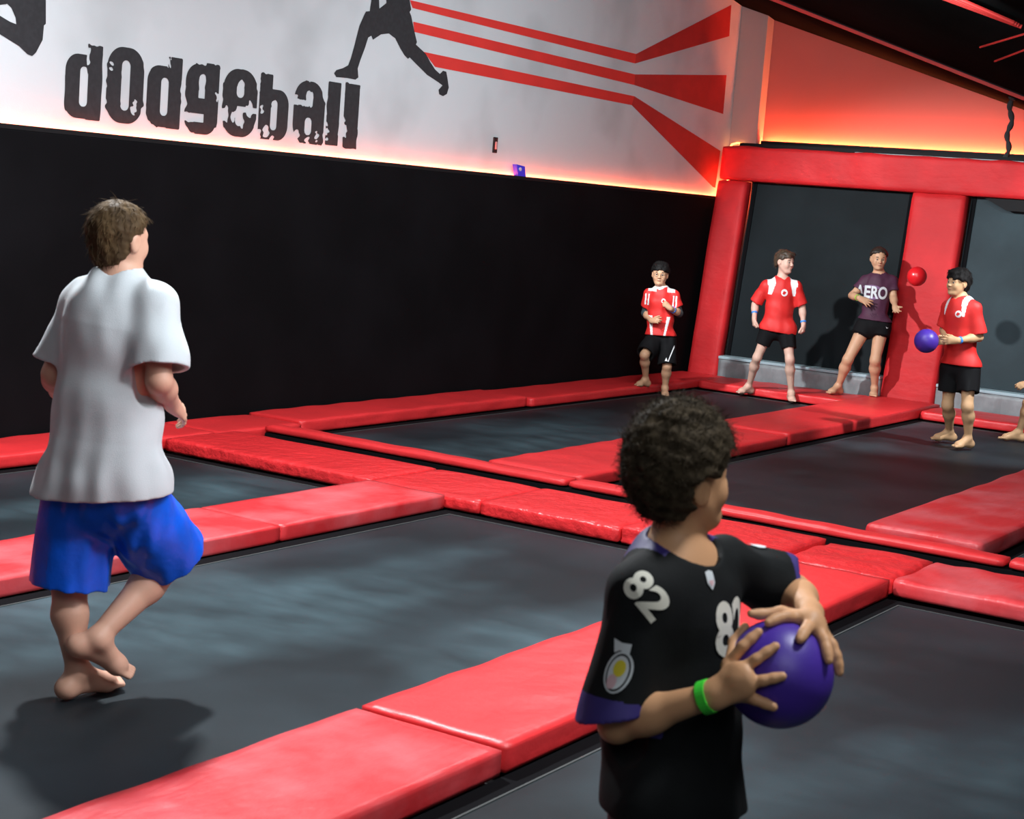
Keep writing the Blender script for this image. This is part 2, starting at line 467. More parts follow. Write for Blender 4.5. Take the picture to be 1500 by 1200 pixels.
bed(.8, 7.72, 5.76, 7.44, 'black trampoline bed along the left wall behind the person in the white shirt')
bed(.8, 7.72, 3.17, 5.20, 'black trampoline bed under the bare feet of the person in blue shorts')
bed(.8, 7.72, .45, 2.58, 'nearest black trampoline bed under the person in the numbered black jersey')
bed(8.97, 15.4, 5.77, 7.44, 'far black trampoline bed in the back left corner of the court')
bed(8.97, 15.4, 3.20, 5.05, 'far black trampoline bed under the person about to hold the small purple ball')
bed(8.97, 15.4, .6, 2.50, 'far black trampoline bed at the right edge beyond the worn red pad')

# ---------------------------------------------------------------- red pads
PG = 'red safety pads between the trampoline beds'
def pad(x0, x1, y0, y1, label, z0=.003, z1=.09, m=None, r=.018, amp=.004, seed=None):
    long_x = (x1 - x0) > (y1 - y0)
    seed = seed if seed is not None else int((x0 * 31 + y0 * 17) * 10) % 9973
    V, F = round_slab(x0, x1, y0, y1, z0, z1, r, (.05, .04, .016) if long_x else (.04, .05, .016), amp, seed, (.10, .10, .05))
    o = mesh_obj('safety_pad', V, F, m or M_red, None, smooth=True)
    return tag(o, label, 'pad', PG)
# along the left wall
pad(1.2, 5.2, 7.44, 7.95, 'red pad along the foot of the left wall, running out of the left edge')
pad(5.22, 8.25, 7.44, 7.95, 'red pad against the left wall just behind the person in the white shirt')
pad(8.27, 9.12, 7.42, 7.95, 'short red corner pad at the wall where the double strip begins', z1=.085)
pad(9.14, 12.19, 7.44, 7.95, 'long red wall pad with a raised curled end, left of the running person', z1=.100)
pad(12.2, 16.15, 7.40, 7.95, 'long red wall pad under the running person by the corner post', z1=.088)
# strip left of the gap (across the court)
pad(7.74, 8.43, 5.76, 7.41, 'red cross pad leading from the left wall to the first junction', m=M_red_wrinkled)
pad(7.72, 8.43, 4.98, 5.75, 'red junction pad where the middle strip meets the cross strip', z1=.088, m=M_red_wrinkled)
pad(7.72, 8.43, 4.08, 4.97, 'red cross pad just left of the dark haired head in the foreground', z1=.092, m=M_red_wrinkled)
pad(7.72, 8.43, 3.18, 4.07, 'red cross pad with overlapping end hidden behind the foreground head', z1=.104, m=M_red_wrinkled)
pad(7.76, 8.43, 2.58, 3.17, 'wrinkled red junction pad right of the raised arm in the black sleeve', amp=.009, m=M_red_wrinkled)
pad(7.76, 8.42, .3, 2.57, 'red cross pad running to the right edge beside the nearest bed', m=M_red_worn_sheen, amp=.008)
# narrow strip right of the gap
pad(8.70, 8.87, 5.0, 7.41, 'narrow red roll pad beside the dark gap, left of the foreground head', z0=.055, z1=.108, r=.024, amp=.006)
pad(8.70, 8.87, 2.3, 4.98, 'narrow red roll pad beside the dark gap, right of the foreground head', z0=.055, z1=.108, r=.024, amp=.006)
pad(8.70, 8.87, .2, 2.28, 'narrow red roll pad leaving at the right edge', z0=.055, z1=.108, r=.024, amp=.006)
tag(box_obj('trampoline_rail', 8.70, 8.88, .2, 7.40, -.03, .052, M_band), 'low black rail under the narrow red roll pads', 'rail')
# lengthwise strips
pad(2.6, 6.28, 5.20, 5.75, 'worn red pad with painted pinkish sheen crossing behind the blue shorts', m=M_red_worn_sheen, r=.009)
pad(6.29, 7.71, 5.20, 5.75, 'red pad between the blue shorts and the first junction', m=M_red_worn_sheen, r=.009)
pad(.8, 4.25, 2.58, 3.155, 'worn red pad with painted pinkish sheen at the bottom edge of the picture', m=M_red_worn_sheen, amp=.003, r=.007)
pad(4.275, 7.74, 2.58, 3.155, 'large red pad running behind the black jersey with a crisp front edge', amp=.003, z1=.094, r=.007)
pad(9.0, 12.29, 5.05, 5.76, 'red pad starting behind the foreground head and running to the back wall')
pad(12.3, 16.1, 5.05, 5.76, 'red pad overlapping the one before it, ending at the middle post', z1=.11)
pad(8.98, 12.3, 2.50, 3.18, 'worn red pad with a wrinkled top at the right edge', m=M_red_worn_sheen, z1=.12, amp=.006, r=.03)
pad(12.32, 15.4, 2.50, 3.18, 'red pad continuing out of the right edge beyond the worn pad', m=M_red_worn_sheen)
# along the back wall
pad(15.42, 16.14, 5.78, 7.38, 'red pad at the foot of the back wall between the two posts', amp=.007)
pad(15.42, 16.14, 2.6, 5.03, 'red pad at the foot of the back wall right of the middle post', amp=.007)

# ---------------------------------------------------------------- back wall frame
def lean_block(name, y0, y1, xb, zb, xt, zt, depth, m, parent=None, bev=.03, cell=.06, amp=.004, seed=3):
    """padded post leaning back from (xb, zb) to (xt, zt)"""
    V, F = round_slab(0, depth, y0, y1, 0, zt - zb, bev, (.05, .05, cell), amp, seed, (.1, .1, .12))
    V = np.array(V); t = V[:, 2] / (zt - zb)
    V[:, 0] += xb + (xt - xb) * t; V[:, 2] += zb
    return mesh_obj(name, V, F, m, parent, smooth=True)
o = lean_block('corner_post_pad', 7.55, 7.90, 16.17, -.028, 16.50, 2.165, .16, M_post, seed=5)
tag(o, 'leaning red padded post in the corner beside the black left wall', 'padded post')
o = lean_block('post_pad', 5.16, 5.72, 16.16, -.028, 16.50, 2.175, .16, M_post, seed=8)
tag(o, 'wide leaning red padded post behind the flying red ball', 'padded post')
bt = empty('top_beam', (16.6, 5, 2.35))
V, F = round_slab(16.48, 16.74, 1.0, 7.88, 2.168, 2.535, .03, (.05, .06, .04), .009, 21, (.2, .09, .2))
mesh_obj('beam_pad', V, F, M_post, bt, smooth=True)
box_obj('top_board', 16.60, 17.21, 1.0, 7.72, 2.535, 2.575, M_steel, bt)
box_obj('led_shield_lip', 17.138, 17.154, 1.0, 7.72, 2.575, 2.635, M_steel, bt)  # lip shaped to keep the LED light off the mural
box_obj('edge_tape', 16.58, 16.60, 1.0, 6.4, 2.534, 2.542, M_grey_vinyl, bt)
tag(bt, 'long red padded beam across the top of the back wall mats', 'padded beam')
def back_mat(y0, y1, label, m):
    r = empty('leaning_trampoline', (16.4, (y0 + y1) / 2, .25))
    V, F = round_slab(0, .03, y0, y1, 0, 1.868, .004, (.03, .2, .2), .0, 1)
    V = np.array(V); t = V[:, 2] / 1.868
    V[:, 0] += 16.362 + .285 * t; V[:, 2] += .297
    mesh_obj('jumping_mat', V, F, m, r)
    for yy in (y0 + .035, y1 - .035):
        bm = bmesh.new()
        prism(bm, [(16.348, yy - .02, .298), (16.348, yy + .02, .298), (16.362, yy + .02, .298), (16.362, yy - .02, .298)], np.array([.285, 0, 1.866]))
        bm_obj('edge_webbing', bm, M_band, r)
    return tag(r, label, 'wall trampoline')
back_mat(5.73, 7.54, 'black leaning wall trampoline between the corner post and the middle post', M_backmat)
back_mat(2.4, 5.15, 'leaning wall trampoline right of the middle post, lamp light put into its grey', M_backmat_lit)
def kick(y0, y1, label):
    r = empty('kick_panel', (16.25, (y0 + y1) / 2, .08))
    V, F = round_slab(16.19, 16.30, y0, y1, .03, .262, .012, (.04, .05, .04), .007, int(y0 * 10), (.05, .06, .12))
    mesh_obj('panel', V, F, M_grey_vinyl, r, smooth=True)
    box_obj('top_trim', 16.18, 16.40, y0, y1, .264, .295, M_pale_vinyl, r, bevel=.006)
    return tag(r, label, 'kick panel')
kick(5.73, 7.54, 'grey vinyl kick panel behind the legs of the two middle players')
kick(2.5, 5.15, 'grey vinyl kick panel under the right wall trampoline')
bm = bmesh.new()
prism(bm, [(16.52, 4.98, 2.16), (16.52, 4.75, 2.05), (16.52, 3.0, 2.05), (16.52, 3.0, 2.17)], np.array([.04, 0, 0]))
tag(bm_obj('mesh_flap', bm, M_steel), 'dark hanging flap under the beam at the right edge', 'flap')

# ---------------------------------------------------------------- lights
def area(name, loc, target, size, power, col=(1, 1, 1), sy=None, shape='DISK'):
    l = bpy.data.lights.new(name, 'AREA'); l.energy = power; l.color = col; l.shape = shape; l.size = size
    if sy: l.size_y = sy
    o = bpy.data.objects.new(name, l); C.objects.link(o); o.location = loc
    o.rotation_euler = (Vector(target) - Vector(loc)).to_track_quat('-Z', 'Y').to_euler()
    return o
CW = (.93, .97, 1.0)
def spot(name, loc, target, power, angle, size=.12, col=(1, 1, 1)):
    l = bpy.data.lights.new(name, 'SPOT'); l.energy = power; l.color = col; l.spot_size = math.radians(angle); l.spot_blend = .6; l.shadow_soft_size = size
    o = bpy.data.objects.new(name, l); C.objects.link(o); o.location = loc
    o.rotation_euler = (Vector(target) - Vector(loc)).to_track_quat('-Z', 'Y').to_euler()
    return o
area('overhead_light', (5.4, 5.6, 4.75), (4.6, 4.6, 0), .28, 440, CW)
area('overhead_light', (9.8, 5.0, 3.95), (9.8, 5.0, 0), .4, 70, CW)
spot('court_spot', (13.1, 2.5, 3.0), (13.9, 4.2, .2), 620, 44, .08, CW)
spot('court_spot', (12.6, 2.3, 2.9), (16.6, 4.0, 1.4), 420, 34, .1, CW)
spot('court_spot', (10.6, 7.4, 3.3), (16.3, 5.7, .9), 1350, 48, .08, CW)
area('overhead_light', (3.6, 0.2, 4.3), (3.6, 2.4, 0), .6, 120, CW)  # added overhead fill for the foreground pads, no fixture
area('fill_light', (5.0, 2.2, 4.2), (9.0, 8.0, 2.6), 2.0, 300, (.90, .96, 1.0), 5.0, 'RECTANGLE')  # added soft fill brightening the mural wall, no fixture
area('fill_light', (0.3, -1.0, 4.2), (5.5, 3.2, .6), 2.5, 55, CW, 2.5, 'RECTANGLE')  # added weak fill from the camera side
area('fill_light', (11.0, 4.6, 3.35), (13.5, 8.0, 2.9), 2.4, 75, (.90, .96, 1.0), .5, 'RECTANGLE')  # added fill for the right end of the mural
w = bpy.data.worlds.new('world'); bpy.context.scene.world = w; w.use_nodes = True
w.node_tree.nodes['Background'].inputs[0].default_value = (.55, .62, .70, 1)
w.node_tree.nodes['Background'].inputs[1].default_value = .07
sc = bpy.context.scene
sc.view_settings.view_transform = 'Standard'
sc.view_settings.look = 'None'
sc.view_settings.exposure = 0
sc.view_settings.gamma = 1
# ================================================================ figures
# Bodies, clothes and hair are grown as distance fields and meshed as one continuous surface each.
def nrm(v):
    v = np.asarray(v, float); return v / (np.linalg.norm(v) + 1e-12)


class Vol:
    def __init__(s, lo, hi, h):
        s.h = h; s.lo = np.floor((np.asarray(lo, float) - 3 * h) / h) * h
        s.n = np.ceil((np.asarray(hi, float) + 3 * h - s.lo) / h).astype(int) + 1
        s.d = np.full(s.n, 1.0, np.float32)
        s.ax = [(s.lo[i] + h * np.arange(s.n[i])).astype(np.float32) for i in range(3)]

    def win(s, lo, hi):
        i0 = np.clip(np.floor((np.asarray(lo) - s.lo) / s.h).astype(int), 0, s.n - 1)
        i1 = np.clip(np.ceil((np.asarray(hi) - s.lo) / s.h).astype(int) + 1, 1, s.n)
        sl = tuple(slice(a, b) for a, b in zip(i0, i1))
        return sl, (s.ax[0][sl[0]][:, None, None], s.ax[1][sl[1]][None, :, None], s.ax[2][sl[2]][None, None, :])

    def add(s, prim, k=0.01, off=0.0):
        fn, lo, hi = prim
        m = k + 4 * s.h + abs(off)
        sl, P = s.win(lo - m, hi + m)
        b = fn(P) - off
        a = s.d[sl]
        if k > 0:
            hh = np.maximum(k - np.abs(a - b), 0) / k
            s.d[sl] = np.minimum(a, b) - hh * hh * (k / 4)
        else:
            s.d[sl] = np.minimum(a, b)

    def cut(s, prim, k=0.004, off=0.0):
        fn, lo, hi = prim
        m = k + 4 * s.h + abs(off)
        sl, P = s.win(lo - m, hi + m)
        b = -(fn(P) - off); a = s.d[sl]
        if k > 0:
            hh = np.maximum(k - np.abs(a - b), 0) / k
            s.d[sl] = np.maximum(a, b) + hh * hh * (k / 4)
        else:
            s.d[sl] = np.maximum(a, b)

    def plane(s, p, n):
        """remove everything on the side the normal points to"""
        n = nrm(n); p = np.asarray(p)
        X, Y, Z = s.ax[0][:, None, None], s.ax[1][None, :, None], s.ax[2][None, None, :]
        s.d = np.maximum(s.d, ((X - p[0]) * n[0] + (Y - p[1]) * n[1] + (Z - p[2]) * n[2]).astype(np.float32))

    def cover(s, other, off, reach):
        """grow over another field on the same lattice wherever it would poke out by less than reach"""
        o = np.round((other.lo - s.lo) / s.h).astype(int)
        a0 = np.maximum(o, 0); a1 = np.minimum(o + other.n, s.n)
        if (a1 <= a0).any(): return
        A = tuple(slice(x, y) for x, y in zip(a0, a1)); B = tuple(slice(x, y) for x, y in zip(a0 - o, a1 - o))
        s.d[A] = np.minimum(s.d[A], np.maximum(other.d[B] - off, s.d[A] - reach))

    def displace(s, fn, band=0.05):
        idx = np.nonzero(np.abs(s.d) < band)
        P = (s.ax[0][idx[0]], s.ax[1][idx[1]], s.ax[2][idx[2]])
        s.d[idx] += fn(P).astype(np.float32)

    def mesh(s, smooth=1):
        return surface_nets(s.d, s.lo, s.h, smooth)


def surface_nets(d, lo, h, smooth=1):
    ins = d < 0
    n = np.array(d.shape)
    c = np.zeros(n - 1, np.int8)
    offs = [(i, j, k) for i in (0, 1) for j in (0, 1) for k in (0, 1)]
    for (i, j, k) in offs:
        c += ins[i:n[0] - 1 + i, j:n[1] - 1 + j, k:n[2] - 1 + k]
    act = np.argwhere((c > 0) & (c < 8))
    vid = np.full(n - 1, -1, np.int32)
    vid[tuple(act.T)] = np.arange(len(act))
    acc = np.zeros((len(act), 3)); cnt = np.zeros(len(act))
    corner = {o: d[act[:, 0] + o[0], act[:, 1] + o[1], act[:, 2] + o[2]] for o in offs}
    for a in offs:
        for ax in range(3):
            if a[ax] == 0:
                b = list(a); b[ax] = 1; b = tuple(b)
                da, db = corner[a], corner[b]
                m = (da < 0) != (db < 0)
                t = np.zeros(len(act)); t[m] = da[m] / (da[m] - db[m])
                p = np.tile(np.array(a, float), (len(act), 1)); p[:, ax] = t
                acc[m] += p[m]; cnt[m] += 1
    V = (act + acc / cnt[:, None]) * h + lo
    F = []
    for ax in range(3):
        u, v = (ax + 1) % 3, (ax + 2) % 3
        sl0 = [slice(1, n[i] - 1) for i in range(3)]; sl0[ax] = slice(0, n[ax] - 1)
        sl1 = list(sl0); sl1[ax] = slice(1, n[ax])
        A = ins[tuple(sl0)]; B = ins[tuple(sl1)]
        for flip, m in ((False, A & ~B), (True, ~A & B)):
            q = np.argwhere(m)
            if not len(q): continue
            q = q + np.array([s_.start for s_ in sl0])
            def cell(du, dv):
                w = q.copy(); w[:, u] += du; w[:, v] += dv
                return vid[w[:, 0], w[:, 1], w[:, 2]]
            f = np.stack([cell(-1, -1), cell(0, -1), cell(0, 0), cell(-1, 0)], 1)
            F.append(f[:, ::-1] if flip else f)
    F = np.concatenate(F)
    for _ in range(smooth):
        S = np.zeros_like(V); K = np.zeros(len(V))
        for k in range(4):
            a, b = F[:, k], F[:, (k + 1) % 4]
            np.add.at(S, a, V[b]); np.add.at(K, a, 1); np.add.at(S, b, V[a]); np.add.at(K, b, 1)
        V = V * .45 + .55 * S / K[:, None]
    return V, F


def fast_mesh(name, V, F, material, parent=None, fmat=None):
    me = bpy.data.meshes.new(name)
    me.vertices.add(len(V)); me.vertices.foreach_set('co', np.asarray(V, np.float32).ravel())
    k = F.shape[1]
    me.loops.add(F.size); me.loops.foreach_set('vertex_index', F.astype(np.int32).ravel())
    me.polygons.add(len(F))
    me.polygons.foreach_set('loop_start', np.arange(0, F.size, k, dtype=np.int32))
    me.polygons.foreach_set('use_smooth', np.ones(len(F), bool))
    for mm in (material if isinstance(material, (list, tuple)) else [material]):
        me.materials.append(mm)
    if fmat is not None:
        me.polygons.foreach_set('material_index', np.asarray(fmat, np.int32))
    me.update(calc_edges=True); me.validate()
    o = bpy.data.objects.new(name, me)
    C.objects.link(o)
    if parent is not None:
        o.parent = parent
        o.matrix_parent_inverse = parent.matrix_world.inverted()
    return o


# ---- primitives: (function, lower corner, upper corner)
def cone(a, b, ra, rb, flat=None):
    """capsule from a to b whose radius goes from ra to rb; flat=(axis, s) squeezes it along an axis"""
    a = np.asarray(a, float); b = np.asarray(b, float)
    ba = b - a; L2 = max(float(ba @ ba), 1e-9)
    if flat is not None:
        f, sc = nrm(flat[0]), flat[1]

    def fn(P):
        ox, oy, oz = P[0] - a[0], P[1] - a[1], P[2] - a[2]
        t = np.clip((ox * ba[0] + oy * ba[1] + oz * ba[2]) / L2, 0, 1)
        ox = ox - t * ba[0]; oy = oy - t * ba[1]; oz = oz - t * ba[2]
        r = ra + (rb - ra) * t
        q2 = ox * ox + oy * oy + oz * oz
        if flat is None:
            return np.sqrt(q2) - r
        oc = ox * f[0] + oy * f[1] + oz * f[2]
        q = np.sqrt(q2 + oc * oc * (1 / sc ** 2 - 1))
        g = np.sqrt(q2 + oc * oc * (1 / sc ** 4 - 1))
        return (q - r) * (q + 1e-5) / (g + 1e-5)
    R = max(ra, rb)
    return fn, np.minimum(a, b) - R, np.maximum(a, b) + R


def ell(c, radii, frame=None):
    c = np.asarray(c, float); M = np.eye(3) if frame is None else np.array([nrm(x) for x in frame])
    r = np.asarray(radii, float)

    def fn(P):
        o = [P[i] - c[i] for i in range(3)]
        k0 = k1 = 0
        for i in range(3):
            q = o[0] * M[i][0] + o[1] * M[i][1] + o[2] * M[i][2]
            k0 = k0 + (q / r[i]) ** 2; k1 = k1 + (q / r[i] ** 2) ** 2
        k0 = np.sqrt(k0); k1 = np.sqrt(k1) + 1e-6
        return k0 * (k0 - 1) / k1
    ext = np.sqrt(((M * r[:, None]) ** 2).sum(0))
    return fn, c - ext, c + ext


def chain(pts, rad, flat=None):
    return [cone(pts[i], pts[i + 1], rad[i], rad[i + 1], flat) for i in range(len(pts) - 1)]


def wobv(P, seed, scale, n=6):
    r = np.random.default_rng(seed); s = 0
    for _ in range(n):
        w = nrm(r.normal(size=3)) * 4.2 / np.asarray(scale) * r.uniform(.6, 1.5)
        s = s + np.sin(w[0] * P[0] + w[1] * P[1] + w[2] * P[2] + r.uniform(0, TAU))
    return s / (.7 * n) ** .8


# ---- heads
class Head:
    """c head centre, f face direction, u up, S chin to crown"""
    def __init__(s, c, f, u, S):
        s.c = np.asarray(c, float); s.f = nrm(f); s.l = nrm(np.cross(u, s.f)); s.u = np.cross(s.f, s.l); s.S = S
        s.frame = [s.f, s.l, s.u]

    def p(s, f, l, u): return s.c + s.S * (f * s.f + l * s.l + u * s.u)

    def loc(s, P):
        o = [P[i] - s.c[i] for i in range(3)]
        return [(o[0] * a[0] + o[1] * a[1] + o[2] * a[2]) / s.S for a in s.frame]


def head_prims(H):
    S, p, fr = H.S, H.p, H.frame
    E = lambda c, r, k=.05: (ell(p(*c), np.array(r) * S, fr), k * S)
    K = lambda a, b, ra, rb_, k=.05: (cone(p(*a), p(*b), ra * S, rb_ * S), k * S)
    add = [E((-.06, 0, .13), (.42, .335, .37), .1), E((.10, 0, -.10), (.265, .275, .36), .12), E((.22, 0, -.37), (.13, .15, .115), .1)]
    for q in (-1, 1):
        add += [K((-.03, q * .235, -.14), (.20, q * .10, -.39), .075, .07, .12),
                E((.235, q * .165, -.13), (.10, .095, .12), .1),
                K((.325, q * .04, .085), (.27, q * .2, .075), .045, .035, .07),
                E((-.05, q * .345, -.035), (.095, .042, .135), .025),
                E((.385, q * .05, -.125), (.05, .035, .03), .03)]
    add += [K((.345, 0, .05), (.425, 0, -.105), .035, .045, .05),
            E((.352, 0, -.225), (.045, .085, .026), .03), E((.345, 0, -.272), (.045, .075, .028), .03),
            E((.32, 0, -.40), (.065, .075, .06), .06)]
    cuts = []
    for q in (-1, 1):
        cuts += [(ell(p(.385, q * .135, .005), np.array((.065, .08, .05)) * S, fr), .03 * S),
                 (ell(p(-.02, q * .392, -.03), np.array((.05, .026, .08)) * S, fr), .015 * S)]
    cuts += [(ell(p(.40, 0, -.248), np.array((.035, .08, .007)) * S, fr), .006 * S)]
    return add, cuts


def hand_prims(w, d, n, side, HL, curls=(.25, .3, .35, .4), spread=.12, thumb=.5):
    """w wrist, d direction of the fingers, n out of the palm, side +1 right / -1 left"""
    d = nrm(d); n = nrm(np.asarray(n) - d * np.dot(n, d)); t = np.cross(d, n) * side
    w = np.asarray(w, float)
    P = [(cone(w, w + d * HL * .2, .125 * HL, .15 * HL, (n, .62)), .03),
         (cone(w + d * HL * .17 + t * .06 * HL, w + d * HL * .43 + t * .10 * HL, .12 * HL, .11 * HL, (n, .6)), .02),
         (cone(w + d * HL * .17 - t * .06 * HL, w + d * HL * .42 - t * .11 * HL, .12 * HL, .10 * HL, (n, .6)), .02)]
    for k, (o, L, base, r) in enumerate(((.155, .40, .46, .052), (.052, .45, .49, .054), (-.052, .41, .475, .051), (-.15, .32, .43, .045))):
        b = w + d * HL * base + t * o * HL
        q = nrm(d + t * spread * (1.5 - k) * 1.0)
        a = curls[k]; pts = [b - q * .08 * HL, b]
        for m, seg in enumerate((.46, .31, .25)):
            ang = a * (m + .7) * 1.25
            pts.append(pts[-1] + (q * math.cos(ang) + n * math.sin(ang)) * seg * L * HL)
        P += [(c_, .006) for c_ in chain(pts, [r * HL, r * HL * 1.05, r * HL * .98, r * HL * .9, r * HL * .78])]
    b = w + d * HL * .12 + t * .10 * HL
    q = nrm(d * .75 + t * thumb + n * .35); q2 = nrm(d * .95 + t * thumb * .5 + n * .45)
    P += [(c_, .008) for c_ in chain([b, b + q * .24 * HL, b + q * .24 * HL + q2 * .17 * HL, b + q * .24 * HL + q2 * .31 * HL], [.085 * HL, .066 * HL, .06 * HL, .048 * HL])]
    return P


def foot_prims(ankle, toe, up, FL, sole=None):
    """ankle joint, toe tip direction point, up vector; FL foot length"""
    a = np.asarray(ankle, float); up = nrm(up)
    f = nrm(np.asarray(toe) - a); f = nrm(f - up * np.dot(f, up)); l = np.cross(up, f)
    drop = .075 / .24 * FL
    heel = a - up * (drop - .028 / .24 * FL) - f * .16 * FL
    ball = a - up * (drop - .021 / .24 * FL) + f * .50 * FL
    q = FL / .24
    P = [(cone(a, heel, .032 * q, .029 * q), .03), (ell(heel, (.034 * q, .029 * q, .028 * q), (f, l, up)), .03),
         (cone(a + f * .02 * q, ball, .036 * q, .03 * q, (up, .8)), .03), (cone(heel, ball, .026 * q, .028 * q), .03),
         (cone(ball - l * .018 * q - f * .01, ball + l * .018 * q - f * .01, .022 * q, .022 * q), .025)]
    for k, (o, L, r) in enumerate(((.031, .28, .0130), (.013, .27, .0098), (-.004, .245, .0092), (-.020, .215, .0088), (-.034, .18, .0085))):
        b = ball + l * o * q - up * .005 * q
        P.append((cone(b, b + f * L * FL - up * .004 * q, r * 1.15 * q, r * q), .008 * q))
    return P


class Fig:
    """one figure: joints are world points, side 'R'/'L' is the person's own right/left"""
    def __init__(s, name, foot, h):
        s.foot = np.asarray(foot, float); s.h = h
        s.T = nrm([-(s.foot[0]), -(s.foot[1]), 0])             # towards the camera's side of the court
        s.U = np.array([0, 0, 1.0]); s.R = np.cross(s.U, s.T)
        s.J = {}; s.root = empty('person', s.foot)
        s.body = []; s.body_cuts = []

    def at(s, px, py, t=0.0):
        d = ray(px, py)
        q = ((s.foot + s.T * t - CAM) @ s.T) / (d @ s.T)
        return CAM + d * q

    def vec(s, r, u, t): return nrm(r * s.R + u * s.U + t * s.T)

    def report(s):
        J = s.J; L = lambda a, b: round(float(np.linalg.norm(J[a] - J[b])), 2)
        out = [f'{a}-{b} {L(a, b)}' for a, b in (('shR', 'elR'), ('elR', 'wrR'), ('shL', 'elL'), ('elL', 'wrL'), ('hipR', 'knR'), ('knR', 'anR'), ('hipL', 'knL'), ('knL', 'anL'), ('shL', 'shR'), ('hipL', 'hipR'), ('neck', 'pelvis')) if a in J and b in J]
        print('FIG', ' '.join(out))


def build_body(F, H, k, skin, extra=(), hands=True, fat=1.0, legs=1.0):
    """k: overall scale of the radii"""
    J = F.J; fw = F.front
    B = []
    A = lambda p, kk=.03: B.append((p, kk))
    pel, chest = J['pelvis'], J['chest']
    A(cone(pel, pel + (chest - pel) * .55, .13 * k * fat, .12 * k * fat, (fw, .72)), .05)
    A(cone(pel + (chest - pel) * .5, chest, .12 * k * fat, .135 * k * fat, (fw, .70)), .05)
    A(cone(J['hipL'], J['hipR'], .082 * k * fat, .082 * k * fat), .04)
    A(cone(chest, J['neck'], .10 * k, .062 * k, (fw, .85)), .05)
    T_ = list(B)
    A(cone(J['neck'] - nrm(H.u) * .02, H.p(-.07, 0, -.12), .056 * k, .054 * k), .03)
    for q in 'LR':
        A(cone(J['neck'] + (chest - J['neck']) * .25, J['sh' + q], .055 * k, .055 * k), .05)
        T_.append(B[-1])
        sh, el, wr = J['sh' + q], J['el' + q], J['wr' + q]
        A(cone(sh, el, .05 * k, .038 * k), .03)
        A(cone(el, el + (wr - el) * .35, .036 * k, .039 * k), .025)
        A(cone(el + (wr - el) * .3, wr, .039 * k, .025 * k), .025)
        hp, kn, an = J['hip' + q], J['kn' + q], J['an' + q]
        A(cone(hp, kn, .078 * k * legs, .050 * k * legs), .03)
        T_.append((cone(hp, hp + (kn - hp) * .3, .078 * k * legs, .07 * k * legs), .03))
        bk = J.get('calf' + q, -fw)
        m = kn + (an - kn) * .3
        A(cone(kn, m + bk * .012 * k, .05 * k * legs, .054 * k * legs), .03)
        A(cone(m + bk * .012 * k, an, .054 * k * legs, .031 * k), .03)
        for p_ in foot_prims(an, J['toe' + q], J.get('fup' + q, np.array([0, 0, 1.0])), .15 * F.h): B.append(p_)
    ha, hc = head_prims(H)
    B += ha
    if hands:
        for q, sgn in (('R', 1), ('L', -1)):
            if 'hand' + q in J:
                a = J['hand' + q]
                B += hand_prims(J['wr' + q], a[0], a[1], sgn, .105 * F.h, **(a[2] if len(a) > 2 else {}))
    B += list(extra)
    lo = np.min([b[0][1] for b in B], 0); hi = np.max([b[0][2] for b in B], 0)
    v = Vol(lo, hi, F.cell)
    for p_, kk in B: v.add(p_, kk)
    for p_, kk in hc: v.cut(p_, kk)
    print('   lowest', [round(float(F.J['an' + q][2]), 3) for q in 'RL'])
    F.bv = Vol(np.min([b[0][1] for b in T_], 0), np.max([b[0][2] for b in T_], 0), F.cell)
    for p_, kk in T_: F.bv.add(p_, kk)
    V, Fc = v.mesh(1)
    return fast_mesh('body', V, Fc, skin, F.root)


def face_parts(F, H, iris, brow, lip):
    """eyes (with iris), eyebrows and lips as thin shells just off the face"""
    for q in (-1, 1):
        bm = bmesh.new()
        c = H.p(.305, q * .132, .005)
        bmesh.ops.create_uvsphere(bm, u_segments=14, v_segments=10, radius=.050 * H.S, matrix=Matrix.Translation(tuple(c)))
        e = bm_obj('eye', bm, M_eyewhite, F.root, smooth=True)
        bm = bmesh.new()
        bmesh.ops.create_uvsphere(bm, u_segments=12, v_segments=8, radius=.038 * H.S, matrix=Matrix.Translation(tuple(c + H.f * .018 * H.S - H.u * .004 * H.S)))
        bm_obj('iris', bm, iris, e, smooth=True)
        bm = bmesh.new()
        pts = [H.p(.355, q * .055, .095), H.p(.35, q * .12, .115), H.p(.315, q * .185, .105), H.p(.27, q * .225, .08)]
        tube(bm, pts, [.018 * H.S, .022 * H.S, .018 * H.S, .008 * H.S], 6)
        bm_obj('eyebrow', bm, brow, F.root, smooth=True)
    bm = bmesh.new()
    pts = [H.p(.325, -.095, -.25), H.p(.372, -.045, -.243), H.p(.385, 0, -.247), H.p(.372, .045, -.243), H.p(.325, .095, -.25)]
    tube(bm, pts, [.008 * H.S, .020 * H.S, .024 * H.S, .020 * H.S, .008 * H.S], 6)
    bm_obj('lips', bm, lip, F.root, smooth=True)


